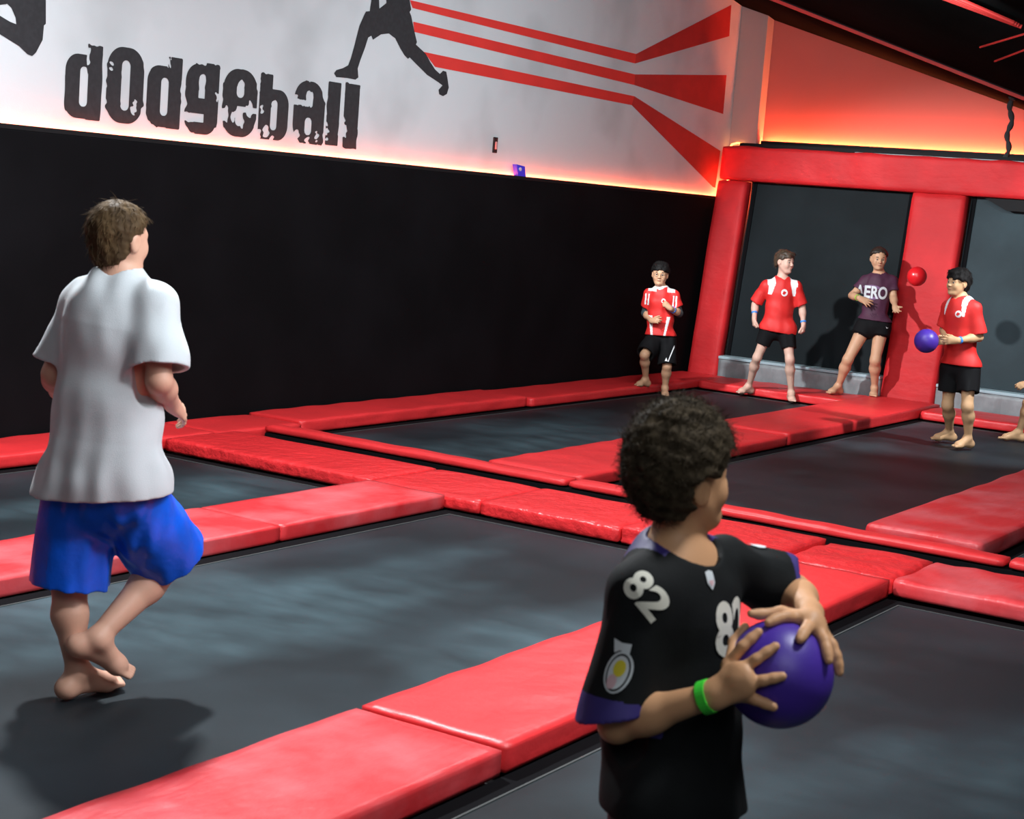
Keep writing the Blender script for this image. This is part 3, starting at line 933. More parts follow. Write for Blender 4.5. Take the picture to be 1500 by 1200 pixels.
HAIR_F = [-.6, -.36, -.22, -.10, .02, .12, .20, .28, .40]
def make_hair(F, H, m, cell, thick=.05, line=(-.36, -.36, -.30, -.10, .10, .16, .20, .24, .27), top=0.0, bumps=(), noise=(.012, .03), strands=0, slen=.1, sr=.0012, flow=None, curl=0.0, seed=3, front=.0, low=1.0, ear=(-.01, .115, .135)):
    S = H.S
    parts = [(ell(H.p(-.065, 0, .13 + top * .4), np.array((.42 + thick + front, .335 + thick, .37 + thick + top)) * S, H.frame), 0),
             (ell(H.p(-.12, 0, -.08), np.array((.33 + thick * .7 * low, .29 + thick * .6 * low, .36)) * S, H.frame), .06 * S)]
    parts += [(ell(H.p(*c), np.array(r) * S, H.frame), .05 * S) for c, r in bumps]
    lo = np.min([p_[0][1] for p_ in parts], 0) - .02; hi = np.max([p_[0][2] for p_ in parts], 0) + .02
    v = Vol(lo, hi, cell)
    for p_, kk in parts: v.add(p_, kk)
    X, Y, Z = v.ax[0][:, None, None], v.ax[1][None, :, None], v.ax[2][None, None, :]
    f, l, u = H.loc((X, Y, Z))
    ul = np.interp(f, HAIR_F, line)
    reg = (ul - u) * S + .03 * S * np.sin(l * 17 + 1) * (f > 0) + .020 * S * np.sin(l * 41 + f * 9) + .010 * S * np.sin(l * 90 + f * 50)
    # ears stay clear
    ear = (np.sqrt(((f - ear[0]) / ear[1]) ** 2 + ((u + .04) / ear[2]) ** 2) - 1) * .11 * S
    reg = np.maximum(reg, -ear)
    v.d = np.maximum(v.d, reg.astype(np.float32))
    amp, sc_ = noise
    v.displace(lambda P: amp * S * wobv(P, seed, (sc_ * S,) * 3, 8) + .5 * amp * S * wobv(P, seed + 1, (sc_ * S * .4,) * 3, 8))
    V, Fc = v.mesh(1)
    o = fast_mesh('hair', V, Fc, m, F.root)
    if strands:
        r = np.random.default_rng(seed)
        tri = V[Fc]; cen = tri.mean(1); nn = np.cross(tri[:, 1] - tri[:, 0], tri[:, 2] - tri[:, 0])
        nn /= np.linalg.norm(nn, axis=1, keepdims=True) + 1e-12
        outward = ((cen - H.p(-.06, 0, .08)) * nn).sum(1) > 0
        fl_, _, ul_ = H.loc(cen.T)
        outward &= ~((fl_ > -.26) & (ul_ < .22)) & ~((fl_ > .22) & (ul_ < .30))
        ids = r.choice(np.nonzero(outward)[0], strands)
        SV, SF = [], []
        for i in ids:
            p_ = cen[i]; n_ = nn[i]
            fl = flow(p_, n_) if flow else nrm(-H.u * .8 - H.f * .2)
            t_ = nrm(fl - n_ * np.dot(fl, n_)) if curl < .9 else nrm(r.normal(size=3))
            dr = nrm(t_ + n_ * r.uniform(.1, .5) + r.normal(size=3) * .25)
            L = slen * S * r.uniform(.5, 1.2); base = len(SV)
            side = nrm(np.cross(dr, n_) + 1e-6)
            q_ = p_ - n_ * .004
            for s_ in range(4):
                w_ = sr * (1 - .28 * s_)
                SV += [q_ - side * w_, q_ + side * w_, q_ + n_ * w_]
                dr = nrm(dr + r.normal(size=3) * (.15 + .9 * curl) - n_ * .22)
                q_ = q_ + dr * L / 3
            for s_ in range(3):
                a = base + s_ * 3
                for e_ in range(3):
                    e2 = (e_ + 1) % 3
                    SF.append((a + e_, a + e2, a + 3 + e2, a + 3 + e_))
        me2 = fast_mesh('hair_strands', np.array(SV), np.array(SF), m, o)
    return o


def build_cloth(name, F, prims, material, cuts=(), planes=(), folds=(), fmat=None, cell=None, smooth=1, parent=None):
    real = [b for b in prims if b[0] is not None]
    lo = np.min([b[0][1] for b in real], 0) - .03; hi = np.max([b[0][2] for b in real], 0) + .03
    v = Vol(lo, hi, cell or F.cell)
    for p_, kk in prims:
        if p_ is None: v.cover(F.bv, .009, .05)
        else: v.add(p_, kk)
    for amp, seed, scale in folds:
        v.displace(lambda P: amp * wobv(P, seed, scale) * np.clip(.55 + .6 * wobv(P, seed + 77, (.35, .35, .45), 4), .08, 1.3))
    for p_, n_ in planes: v.plane(p_, n_)
    for p_, kk in cuts: v.cut(p_, kk)
    V, Fc = v.mesh(smooth)
    fm = None
    if fmat is not None:
        cen = V[Fc].mean(1)
        fm = fmat(cen)
    return fast_mesh(name, V, Fc, material, parent or F.root, fm)


def clipped(prim, p, n):
    """primitive minus the half space the normal points to"""
    fn, lo, hi = prim; n = nrm(n); p = np.asarray(p, float)
    return (lambda P: np.maximum(fn(P), (P[0] - p[0]) * n[0] + (P[1] - p[1]) * n[1] + (P[2] - p[2]) * n[2])), lo, hi


def shirt(F, k, material, hem, hem_n=None, sleeve=(.62, .62), width=1.0, belly=1.0, sleeve_r=1.0, neck_r=1.15, vneck=0.0, folds=None, fmat=None, depth=.72, extra=(), hem_w=1.0, name='shirt', cell=None, smooth=1, neck_up=None, sleeve_n={}, hip_r=1.0):
    J = F.J; fw = F.front
    pel, chest, neck = J['pelvis'], J['chest'], J['neck']
    mid = pel + (chest - pel) * .5
    P = []
    down = nrm(pel - chest)
    hemp = np.asarray(hem)
    P.append((cone(chest, mid, .150 * k * width, .146 * k * belly, (fw, depth)), .03))
    P.append((cone(mid, hemp + down * .08, .146 * k * belly, .156 * k * belly * hem_w, (fw, depth)), .04))
    P.append((cone(chest, neck + down * .03, .12 * k * width, .075 * k, (fw, .8)), .05))
    P += list(extra)
    for q in 'RL':
        P.append((cone(neck + (chest - neck) * .38, J['sh' + q], .070 * k, .058 * k), .06))
    P.append((cone(J['hipL'] + F.U * .02, J['hipR'] + F.U * .02, .124 * k * max(belly, 1) * hip_r, .124 * k * max(belly, 1) * hip_r), .05))
    P.append((None, 0))
    cuts = []
    for q, sl in zip('RL', sleeve):
        sh, el = J['sh' + q], J['el' + q]
        ax = nrm(el - sh); end = sh + (el - sh) * sl
        sr_ = sleeve_r['RL'.index(q)] if hasattr(sleeve_r, '__len__') else sleeve_r
        r0, r1 = .058 * k * (1 + (sr_ - 1) * .4), .068 * k * sr_
        P.append((clipped(cone(sh, end + ax * .05, r0, r1), end, sleeve_n.get(q, ax)), .035))
        cuts.append((cone(end - ax * .012, end + ax * .06, r1 - .020, r1 - .016), .004))
    planes = [(hemp, hem_n if hem_n is not None else down)]
    hn = nrm(planes[0][1])
    cuts.append((cone(hemp - hn * .012, hemp + hn * .10, .136 * k * belly * hem_w, .142 * k * belly * hem_w, (fw, depth)), .004))
    up = nrm(neck_up) if neck_up is not None else nrm(F.head.p(-.07, 0, -.12) - neck)
    F.neck_up = up
    cuts.append((cone(neck + up * .005, neck + up * .16, .058 * k * neck_r, .085 * k * neck_r), .008))
    if vneck:
        tip = neck + fw * .075 * k - nrm(neck - chest) * vneck
        cuts.append((cone(neck + up * .03 + fw * .03, tip, .05 * k, .008), .006))
    f = folds if folds is not None else [(.0045, 5, (.075, .075, .28)), (.0025, 9, (.07, .07, .09))]
    return build_cloth(name, F, P, material, cuts, planes, f, fmat, cell, smooth)


def shorts(F, k, material, ends=(.6, .6), width=1.0, waist=None, folds=None, fmat=None, flare=1.0, name='shorts', hemdir=None, cell=None, extra=()):
    J = F.J; fw = F.front
    pel = J['pelvis']
    w = waist if waist is not None else pel + nrm(J['chest'] - pel) * .06
    P = [(cone(w, pel - nrm(J['chest'] - pel) * .03, .118 * k * width, .136 * k * width, (fw, .76)), .04),
         (cone(J['hipL'], J['hipR'], .098 * k, .098 * k), .04), (None, 0)]
    cuts = []
    for q, e in zip('RL', ends):
        hp, kn, an = J['hip' + q], J['kn' + q], J['an' + q]
        if e <= 1:
            end = hp + (kn - hp) * e; ax = nrm(kn - hp)
        else:
            end = kn + (an - kn) * (e - 1); ax = nrm(nrm(kn - hp) + nrm(an - kn))
        r0, r1 = .108 * k * width, .092 * k * width * flare
        P.append((clipped(cone(hp, end + ax * .05, r0, r1), end, ax), .025))
        if e > 1:
            P.append((cone(hp, kn, r0, r1 * .95), .02))
        cuts.append((cone(end - ax * .012, end + ax * .07, r1 - .022, r1 - .018), .004))
    P += list(extra)
    f = folds if folds is not None else [(.0045, 15, (.07, .07, .22)), (.002, 19, (.05, .05, .09))]
    return build_cloth(name, F, P, material, cuts, [(w, nrm(J['chest'] - pel))], f, fmat, cell)


def band(F, q, t, r, w, m, name='wristband'):
    """ring round the forearm of side q at fraction t from elbow to wrist"""
    a, b = F.J['el' + q], F.J['wr' + q]
    c = a + (b - a) * t; ax = nrm(b - a)
    s1 = nrm(np.cross(ax, [0.3, .2, 1])); s2 = np.cross(ax, s1)
    bm = bmesh.new(); n = 28; rings = []
    for o, rr in ((-w, r), (-w, r + .003), (w, r + .003), (w, r)):
        rings.append([bm.verts.new(tuple(c + ax * o + rr * (math.cos(TAU * i / n) * s1 + math.sin(TAU * i / n) * s2))) for i in range(n)])
    for k_ in range(4):
        A_, B_ = rings[k_], rings[(k_ + 1) % 4]
        for i in range(n):
            bm.faces.new((A_[i], A_[(i + 1) % n], B_[(i + 1) % n], B_[i]))
    return bm_obj(name, bm, m, F.root, smooth=False)


def bvh_of(o):
    me = o.data
    return BVHTree.FromPolygons([v.co[:] for v in me.vertices], [p.vertices[:] for p in me.polygons])


def text_mesh(body, embolden=0.0):
    cu = bpy.data.curves.new('txt', 'FONT'); cu.body = body; cu.offset = embolden; cu.resolution_u = 4
    o = bpy.data.objects.new('txt', cu); C.objects.link(o)
    dg = bpy.context.evaluated_depsgraph_get(); dg.update()
    me = o.evaluated_get(dg).to_mesh()
    V = np.array([v.co[:2] for v in me.vertices]); Fc = [list(p.vertices) for p in me.polygons]
    o.evaluated_get(dg).to_mesh_clear()
    bpy.data.objects.remove(o); bpy.data.curves.remove(cu)
    V -= (V.min(0) + V.max(0)) / 2
    return V, Fc


def poly_mesh(pts):
    return np.array(pts, float), [list(range(len(pts)))]


def disc_mesh(rx, ry, n=24):
    return poly_mesh([(rx * math.cos(TAU * i / n), ry * math.sin(TAU * i / n)) for i in range(n)])


def print_at(name, shape, target, px, py, parent, m, roll=0.0, N=None, **kw):
    """a print on the cloth centred where the sight line of that point of the photograph meets it"""
    d = nrm(ray(px, py))
    hit, n_, _, _ = target.ray_cast(Vector(CAM), Vector(d), 40)
    if hit is None: return None
    n_ = nrm(np.array(n_)) if N is None else nrm(N)
    A = nrm(np.cross([0, 0, 1.0], n_)); B = np.cross(n_, A)
    c_, s_ = math.cos(roll), math.sin(roll)
    return decal(name, shape, target, np.array(hit), A * c_ + B * s_, B * c_ - A * s_, parent, m, **kw)


def decal(name, shape, target, origin, A, B, parent, m, step=.006, lift=.0025):
    """flat print laid onto the cloth: its outline is projected along -(A x B) onto the target mesh"""
    V, Fc = shape
    A, B = nrm(A), nrm(B); N = nrm(np.cross(A, B)); tree = target if isinstance(target, BVHTree) else bvh_of(target)
    bm = bmesh.new()
    vs = [bm.verts.new((v[0], v[1], 0)) for v in V]
    for f in Fc:
        try: bm.faces.new([vs[i] for i in f])
        except ValueError: pass
    bmesh.ops.triangulate(bm, faces=bm.faces)
    for _ in range(5):
        es = [e for e in bm.edges if e.calc_length() > step]
        if not es: break
        bmesh.ops.subdivide_edges(bm, edges=es, cuts=1)
        bmesh.ops.triangulate(bm, faces=[f for f in bm.faces if len(f.verts) > 3])
    bad = []
    for v in bm.verts:
        o = np.asarray(origin) + A * v.co.x + B * v.co.y
        hit, n_, _, _ = tree.ray_cast(Vector(o + N * .3), Vector(-N), .6)
        if hit is None: bad.append(v)
        else: v.co = hit + Vector(N) * lift
    if bad: bmesh.ops.delete(bm, geom=bad, context='VERTS')
    return bm_obj(name, bm, m, parent, smooth=True)
# ---------------------------------------------------------------- figure materials
def skin_mat(name, c, c2): return mat(name, c, .5, col2=c2, nscale=9, bump=.06, bscale=300, spec=.35, ramp=(.35, .75))
S_fair = skin_mat('fair_skin', (.60, .34, .24), (.66, .36, .26))
S_pale = skin_mat('pale_skin', (.62, .40, .31), (.68, .40, .32))
S_warm = skin_mat('warm_skin', (.60, .32, .165), (.66, .35, .18))
S_tan = skin_mat('tan_skin', (.56, .32, .19), (.60, .34, .21))
S_olive = skin_mat('olive_skin', (.56, .34, .18), (.60, .36, .2))
M_eyewhite = mat('eye_white', (.36, .32, .29), .4)
M_iris = mat('dark_iris', (.02, .012, .008), .2)
M_lip = mat('lip', (.42, .14, .11), .45)
M_lip2 = mat('pale_lip', (.5, .2, .16), .45)
H_dark = mat('dark_brown_hair', (.016, .011, .008), .55, noise=1.2, nscale=25, stretch=(1, 1, .2))
H_curl = mat('curly_brown_hair', (.034, .025, .015), .75, noise=1.0, nscale=40, spec=.12)
H_brown = mat('light_brown_hair', (.055, .034, .018), .6, col2=(.15, .095, .045), nscale=22, stretch=(1, 1, .25), ramp=(.4, .85), spec=.08)
H_mid = mat('brown_hair', (.045, .028, .017), .5, noise=1.0, nscale=25, stretch=(1, 1, .2))
H_black = mat('black_hair', (.008, .007, .007), .7, spec=.15)
M_white = mat('white_cotton', (.56, .60, .63), .9, noise=-.06, nscale=6, bump=.15, bscale=350, sheen=.2)
M_blues = mat('blue_satin', (.001, .085, .60), .38, noise=.35, nscale=6, bump=.2, bscale=40, spec=.5)
M_jersey = mat('black_jersey', (.0055, .0065, .007), .75, noise=.5, nscale=9, bump=.2, bscale=420, spec=.18)
M_purple = mat('purple_trim', (.035, .022, .17), .6)
M_cream = mat('cream_print', (.74, .72, .62), .6)
M_grey_shorts = mat('dark_grey_shorts', (.028, .034, .036), .7, noise=.6, nscale=5)
M_redtee = mat('red_jersey', (.62, .018, .016), .6, noise=.12, nscale=9, bump=.15, bscale=300)
M_whitep = mat('white_panel', (.78, .79, .80), .65)
M_black = mat('black_cloth', (.006, .006, .007), .8, spec=.15)
M_maroon = mat('maroon_tee', (.055, .012, .035), .7, noise=.3, nscale=9)
M_print = mat('pale_print', (.62, .66, .68), .7)
M_printp = mat('lilac_print', (.20, .10, .22), .7)
M_sleeve = mat('grey_undershirt', (.05, .07, .075), .7)
M_band_b = mat('blue_paper_band', (.03, .25, .85), .5)
M_band_g = mat('green_paper_band', (.06, .75, .05), .5)
M_band_y = mat('lime_paper_band', (.45, .75, .10), .5)
M_ballp = mat('purple_rubber', (.058, .024, .30), .40, noise=.15, nscale=8, bump=.04, bscale=120)
M_ballr = mat('red_rubber', (.66, .012, .018), .28)
M_yellow = mat('yellow_print', (.70, .58, .03), .6)
M_pink = mat('pink_print', (.65, .42, .45), .6)
M_gloss = mat('dark_frames', (.012, .012, .014), .3)


def ball(c, r, m, label):
    bm = bmesh.new()
    bmesh.ops.create_uvsphere(bm, u_segments=48, v_segments=32, radius=r, matrix=Matrix.Translation(tuple(c)))
    o = empty('dodgeball', c)
    bm_obj('shell', bm, m, o, smooth=True)
    bm = bmesh.new()
    d = nrm((.3, .5, .8))
    q = Vector(d).to_track_quat('Z', 'Y').to_matrix().to_4x4()
    bmesh.ops.create_cone(bm, cap_ends=True, segments=16, radius1=.011, radius2=.008, depth=.004, matrix=Matrix.Translation(tuple(np.asarray(c) + d * (r - .0005))) @ q)
    bm_obj('valve', bm, m, o, smooth=False)
    return tag(o, label, 'ball')


def near_seg(P, a, b):
    a = np.asarray(a); ba = np.asarray(b) - a
    t = np.clip(((P - a) @ ba) / (ba @ ba), 0, 1)
    return np.linalg.norm(P - a - t[:, None] * ba, axis=1), t


def joints(F, spec):
    for k, v in spec.items(): F.J[k] = F.at(*v)


# ================================================================ person in the white shirt (seen from behind)
def person_white():
    F = Fig('person', on_z(128, 1022, 0), 1.63); F.cell = .0045
    F.front = F.vec(.5, 0, -.86)
    joints(F, dict(neck=(176, 408, 0), chest=(166, 475, 0), pelvis=(150, 705, 0),
                   shR=(229, 446, .08), elR=(233, 558, .16), wrR=(252, 592, -.02), shL=(116, 447, -.10), elL=(80, 548, -.10), wrL=(84, 572, -.28),
                   hipR=(184, 725, .03), knR=(250, 822, -.14), anR=(141, 936, .07), toeR=(215, 984, .0),
                   hipL=(118, 722, -.06), knL=(102, 862, -.06), anL=(113, 985, 0), toeL=(172, 1004, -.10)))
    J = F.J
    F.head = H = Head(F.at(176, 350, -.01), F.vec(.72, .02, -.69), F.vec(.02, 1, 0), .235)
    J['calfR'] = F.vec(-.5, -.3, .6); J['calfL'] = F.vec(-.5, 0, .86)
    J['fupR'] = nrm(F.vec(.50, .84, .15)); J['fupL'] = np.array([0, 0, 1.0])
    J['handR'] = (F.vec(.5, -.45, -.75), F.vec(-.6, -.5, -.4), dict(curls=(.25, .35, .45, .5)))
    J['handL'] = (F.vec(.3, -.2, -.9), F.vec(.8, -.3, .3), dict(curls=(.3, .35, .4, .45)))
    F.report()
    build_body(F, H, 1.06, S_fair, fat=1.12, legs=1.0)
    face_parts(F, H, M_iris, H_brown, M_lip2)
    make_hair(F, H, H_brown, .004, thick=.045, line=(-.42, -.42, -.36, -.16, .06, .12, .20, .29, .33), bumps=[((-.36, 0, .16), (.14, .2, .2))], noise=(.010, .07), strands=1600, slen=.16, sr=.0016, seed=4)
    hem = F.at(147, 722, 0)
    def drape(P):
        return P
    shirt(F, 1.06, M_white, hem, nrm(F.vec(.10, -1, 0)), sleeve=(.84, .84), width=1.12, belly=1.16, sleeve_r=(1.42, 1.22), hem_w=1.12, depth=.76, neck_r=1.08,
          folds=[(.0075, 5, (.085, .085, .60)), (.0035, 9, (.06, .06, .14)), (.007, 12, (.22, .22, .11))],
          extra=[(cone(F.at(160, 640, .02), F.at(150, 780, .02), .17, .215, (F.front, .78)), .05)])
    shorts(F, 1.06, M_blues, ends=(.93, .95), width=1.08, flare=1.30,
           folds=[(.008, 15, (.06, .06, .2)), (.004, 19, (.04, .04, .09))])
    tag(F.root, 'barefoot person seen from behind in a loose white shirt and blue shorts', 'person')


# ================================================================ person in the numbered black jersey (foreground)
def person_jersey():
    p0 = CAM + ray(985, 840) * 3.2
    F = Fig('person', (p0[0], p0[1], 0), 1.42); F.cell = .0035
    F.front = F.vec(.84, 0, .54)
    joints(F, dict(neck=(990, 812, 0), chest=(986, 895, 0), pelvis=(985, 1165, 0),
                   shR=(938, 868, .11), elR=(904, 1060, .14), wrR=(1046, 1018, .21), shL=(1062, 828, -.11), elL=(1162, 868, -.20), wrL=(1187, 896, .00),
                   hipR=(960, 1195, .07), hipL=(1012, 1195, -.07), knR=(930, 1430, .16), anR=(925, 1690, .02), toeR=(980, 1760, .18), knL=(1045, 1430, .10), anL=(1080, 1650, -.12), toeL=(1140, 1700, .02)))
    J = F.J
    for q in 'RL':
        J['an' + q][2] = .085; J['toe' + q][2] = .02
    F.head = H = Head(F.at(1003, 702, .0), F.vec(.80, .16, -.56), F.vec(-.06, 1, .10), .208)
    B = F.at(1141, 987, .13); RB = .1005
    F.ball = (B, RB)

    def sph(px, py, r):
        """point of a finger joint lying on the ball, on the side facing the camera"""
        d = nrm(ray(px, py)); o = CAM - B; R_ = RB + r
        b = d @ o; disc = b * b - (o @ o - R_ * R_)
        if disc > 0: return CAM + d * (-b - math.sqrt(disc))
        q = CAM + d * (-b); return B + nrm(q - B) * R_
    ex = []
    palm = sph(1083, 998, .016); wr = J['wrR']
    ex += [(cone(wr, palm, .027, .036, (nrm(palm - B), .62)), .02)]
    rf = .0102
    for base, mid, tip in (((1066, 974), (1088, 947), (1111, 926)), ((1081, 983), (1108, 966), (1136, 947)), ((1090, 1003), (1118, 997), (1146, 991)), ((1080, 1019), (1107, 1025), (1133, 1036))):
        b, m_, t_ = sph(*base, .012), sph(*mid, .010), sph(*tip, .008)
        ex += [(cone(palm, b, .018, .0115), .012)]
        ex += [(c_, .005) for c_ in chain([b, m_, (m_ * .45 + t_ * .55), t_], [rf * 1.08, rf, rf * .95, rf * .85])]
    th = [wr + (palm - wr) * .45 + F.vec(.1, 1, -.2) * .02, sph(1076, 948, .004) - F.T * .035, sph(1092, 925, .006) - F.T * .035]
    ex += [(c_, .008) for c_ in chain(th, [.013, .0105, .0085])]
    # left hand draped over the top of the ball
    wl_ = J['wrL']; N = lambda v, r: B + nrm(v) * (RB + r)
    rel = lambda r, u, t: r * F.R + u * F.U + t * F.T
    palmL = N(rel(.42, .86, -.10), .014)
    ex += [(cone(wl_, palmL, .024, .028, (nrm(palmL - B), .65)), .02)]
    for dirs in ([(.20, .96, -.06), (-.12, 1.0, .14), (-.28, .93, .28)], [(.40, .88, .10), (.30, .84, .42), (.24, .76, .58)], [(.60, .78, .10), (.70, .60, .36), (.74, .44, .48)],
                 [(.70, .70, -.12), (.90, .42, .02), (1.0, .16, .08)]):
        pts = [N(rel(*v), .009) for v in dirs]
        ex += [(cone(palmL, pts[0], .018, .0115), .012)]
        ex += [(c_, .005) for c_ in chain([pts[0], N(rel(*((np.array(dirs[0]) + dirs[1]) / 2)), .010), pts[1], N(rel(*((np.array(dirs[1]) + dirs[2]) / 2)), .0085), pts[2]], [rf * 1.1, rf * 1.05, rf, rf * .95, rf * .85])]
    ex += [(c_, .008) for c_ in chain([palmL, N(rel(-.05, 1.0, -.22), .012), N(rel(-.42, .98, -.12), .014), N(rel(-.55, .95, -.05), .022)], [.017, .0115, .0095, .008])]
    F.report()
    build_body(F, H, .88, S_warm, extra=ex, hands=False)
    face_parts(F, H, M_iris, H_dark, M_lip)
    make_hair(F, H, H_curl, .0035, thick=.13, top=.10, line=(-.30, -.30, -.28, -.12, .06, .10, .20, .28, .30), low=.45, ear=(-.05, .15, .17), bumps=[((-.30, 0, .30), (.26, .34, .26)), ((.02, 0, .46), (.36, .34, .18)), ((-.36, 0, .14), (.18, .28, .20))], noise=(.018, .09), strands=6500, slen=.15, sr=.0011, curl=.95, seed=8)
    hem = F.at(985, 1176, 0)
    J_ = J

    def fm(c):
        m = np.zeros(len(c), int)
        for q in 'RL':
            sh, el = J_['sh' + q], J_['el' + q]
            ax = nrm(el - sh); s_ = (c - sh) @ ax / np.linalg.norm(el - sh)
            d, _ = near_seg(c, sh, el)
            m[(s_ > (.79 if q == 'R' else .72)) & (d < .087) & (s_ < 1.05)] = 1
        h_ = (c - J_['neck']) @ nu
        d = np.linalg.norm(c - J_['neck'] - h_[:, None] * nu, axis=1)
        fr = (c - J_['neck']) @ F.front
        m[(d < .066 + .15 * np.maximum(h_, 0) + .023) & (h_ > -.05) & (fr < .035)] = 1
        return m
    nu = nrm(F.U * .84 + F.front * .54)
    s = shirt(F, .88, [M_jersey, M_purple], hem, nrm(F.vec(-.05, -1, .0)), sleeve=(.90, .84), width=1.04, belly=1.10, sleeve_r=(1.30, 1.16), hem_w=1.0, depth=.86, neck_r=1.30, vneck=.05,
              neck_up=nu, sleeve_n={'R': F.vec(.24, -.97, 0)}, extra=[(cone(F.at(970, 808, -.03), F.at(972, 860, .0), .050, .072), .05)], hip_r=.84,
              folds=[(.006, 25, (.06, .06, .2)), (.003, 29, (.035, .035, .08))], fmat=fm)
    t = bvh_of(s)
    T82 = text_mesh('82', .03)
    fr = F.front; lf = nrm(np.cross(F.U, fr))
    V82 = (T82[0] * .078, T82[1])
    print_at('number', V82, t, 946, 868, s, M_cream, roll=-.62, N=F.vec(-.2, .55, .8))
    print_at('number', V82, t, 1050, 781, s, M_cream, roll=.2, N=F.vec(.35, .85, .35))
    print_at('number', (T82[0] * np.array([.11, .14]), T82[1]), t, 1073, 918, s, M_cream, N=F.vec(.985, .05, .17), step=.012)
    print_at('shield', poly_mesh([(-.010, .016), (0, .019), (.010, .016), (.010, -.006), (0, -.019), (-.010, -.006)]), t, 1040, 850, s, M_print)
    print_at('shield_field', poly_mesh([(-.006, -.001), (.006, -.001), (.006, -.006), (0, -.013), (-.006, -.006)]), t, 1040, 850, s, M_pink, lift=.0035)
    N_ = F.vec(-.35, .1, .95)
    print_at('sleeve_patch', disc_mesh(.025, .040), t, 906, 985, s, M_print, roll=-.22, N=N_)
    print_at('patch_field', disc_mesh(.021, .036), t, 906, 985, s, M_jersey, roll=-.22, N=N_, lift=.0035)
    print_at('patch_field', disc_mesh(.018, .032), t, 906, 985, s, M_print, roll=-.22, N=N_, lift=.0042)
    print_at('patch_mark', disc_mesh(.011, .016), t, 909, 979, s, M_yellow, roll=-.22, N=N_, lift=.005)
    print_at('patch_mark', disc_mesh(.009, .014), t, 897, 998, s, M_pink, roll=-.22, N=N_, lift=.005)
    print_at('sleeve_mark', poly_mesh([(-.016, .014), (.0, .008), (.018, .008), (.016, -.012), (-.002, -.006), (-.012, -.012)]), t, 911, 948, s, M_print, N=N_)
    print_at('sleeve_mark', poly_mesh([(-.010, .008), (.010, .010), (.012, -.006), (-.008, -.008)]), t, 1086, 775, s, M_print)
    print_at('sleeve_mark', disc_mesh(.016, .02), t, 1108, 800, s, M_print)
    shorts(F, .88, M_grey_shorts, ends=(.95, .95), width=.88, flare=1.45)
    band(F, 'R', .93, .0285, .009, M_band_g)
    tag(F.root, 'foreground person in a black jersey numbered 82, gripping a purple ball', 'person')
    ball(B, RB, M_ballp, 'large purple ball gripped by the person in the black jersey')


# ================================================================ far players
def red_panels(F, style):
    J = F.J; l = nrm(np.cross(F.U, F.front))
    hw = abs((J['shL'] - J['shR']) @ l) / 2; mid = (J['shL'] + J['shR']) / 2

    def fm(c):
        m = np.zeros(len(c), int)
        a = np.abs((c - mid) @ l) / hw; b = (mid[2] + .05 - c[:, 2]) / .45; fr = (c - mid) @ F.front
        if style == 'crescent':
            m[(b < .30) & (a > .52 + .9 * np.maximum(b - .05, 0)) & (a < 1.0) & (b > -.3)] = 1
            m[(a >= .93) & (b > .1)] = 0
        elif style == 'stripes':
            m[(b < .035) & (a > .45) & (a < 1.12) & (fr > -.12)] = 1
            m[(b >= .10) & (b < .34) & (a > .98) & (a < 1.10) & (fr > 0)] = 1
            m[(b >= .10) & (b < .34) & (a > 1.22) & (a < 1.34)] = 1
            bb = (b - .55) / .6
            m[(bb > 0) & (a > .62 - .25 * bb) & (a < .92 - .45 * bb) & (fr > -.02)] = 1
            d = np.linalg.norm(c - J['neck'], axis=1)
            m[(d < .072) & (fr > .0)] = 1
        else:
            m[(b < .25) & (a > .50 + .8 * np.maximum(b, 0)) & (a < .86 - .1 * b) & (fr > -.05)] = 1
        return m
    return fm


def tee_badge(F, s, px, py, t, r):
    l = nrm(np.cross(F.U, F.front)); tr = bvh_of(s)
    decal('badge', disc_mesh(r, r * 1.05), tr, F.at(px, py, t), l, F.U, s, M_whitep, lift=.004)
    decal('badge_mark', poly_mesh([(-.6 * r, -.3 * r), (-.1 * r, -.6 * r), (.6 * r, .1 * r), (.3 * r, .3 * r), (-.1 * r, -.2 * r), (-.3 * r, .5 * r)]), tr, F.at(px, py, t), l, F.U, s, M_redtee, lift=.006)


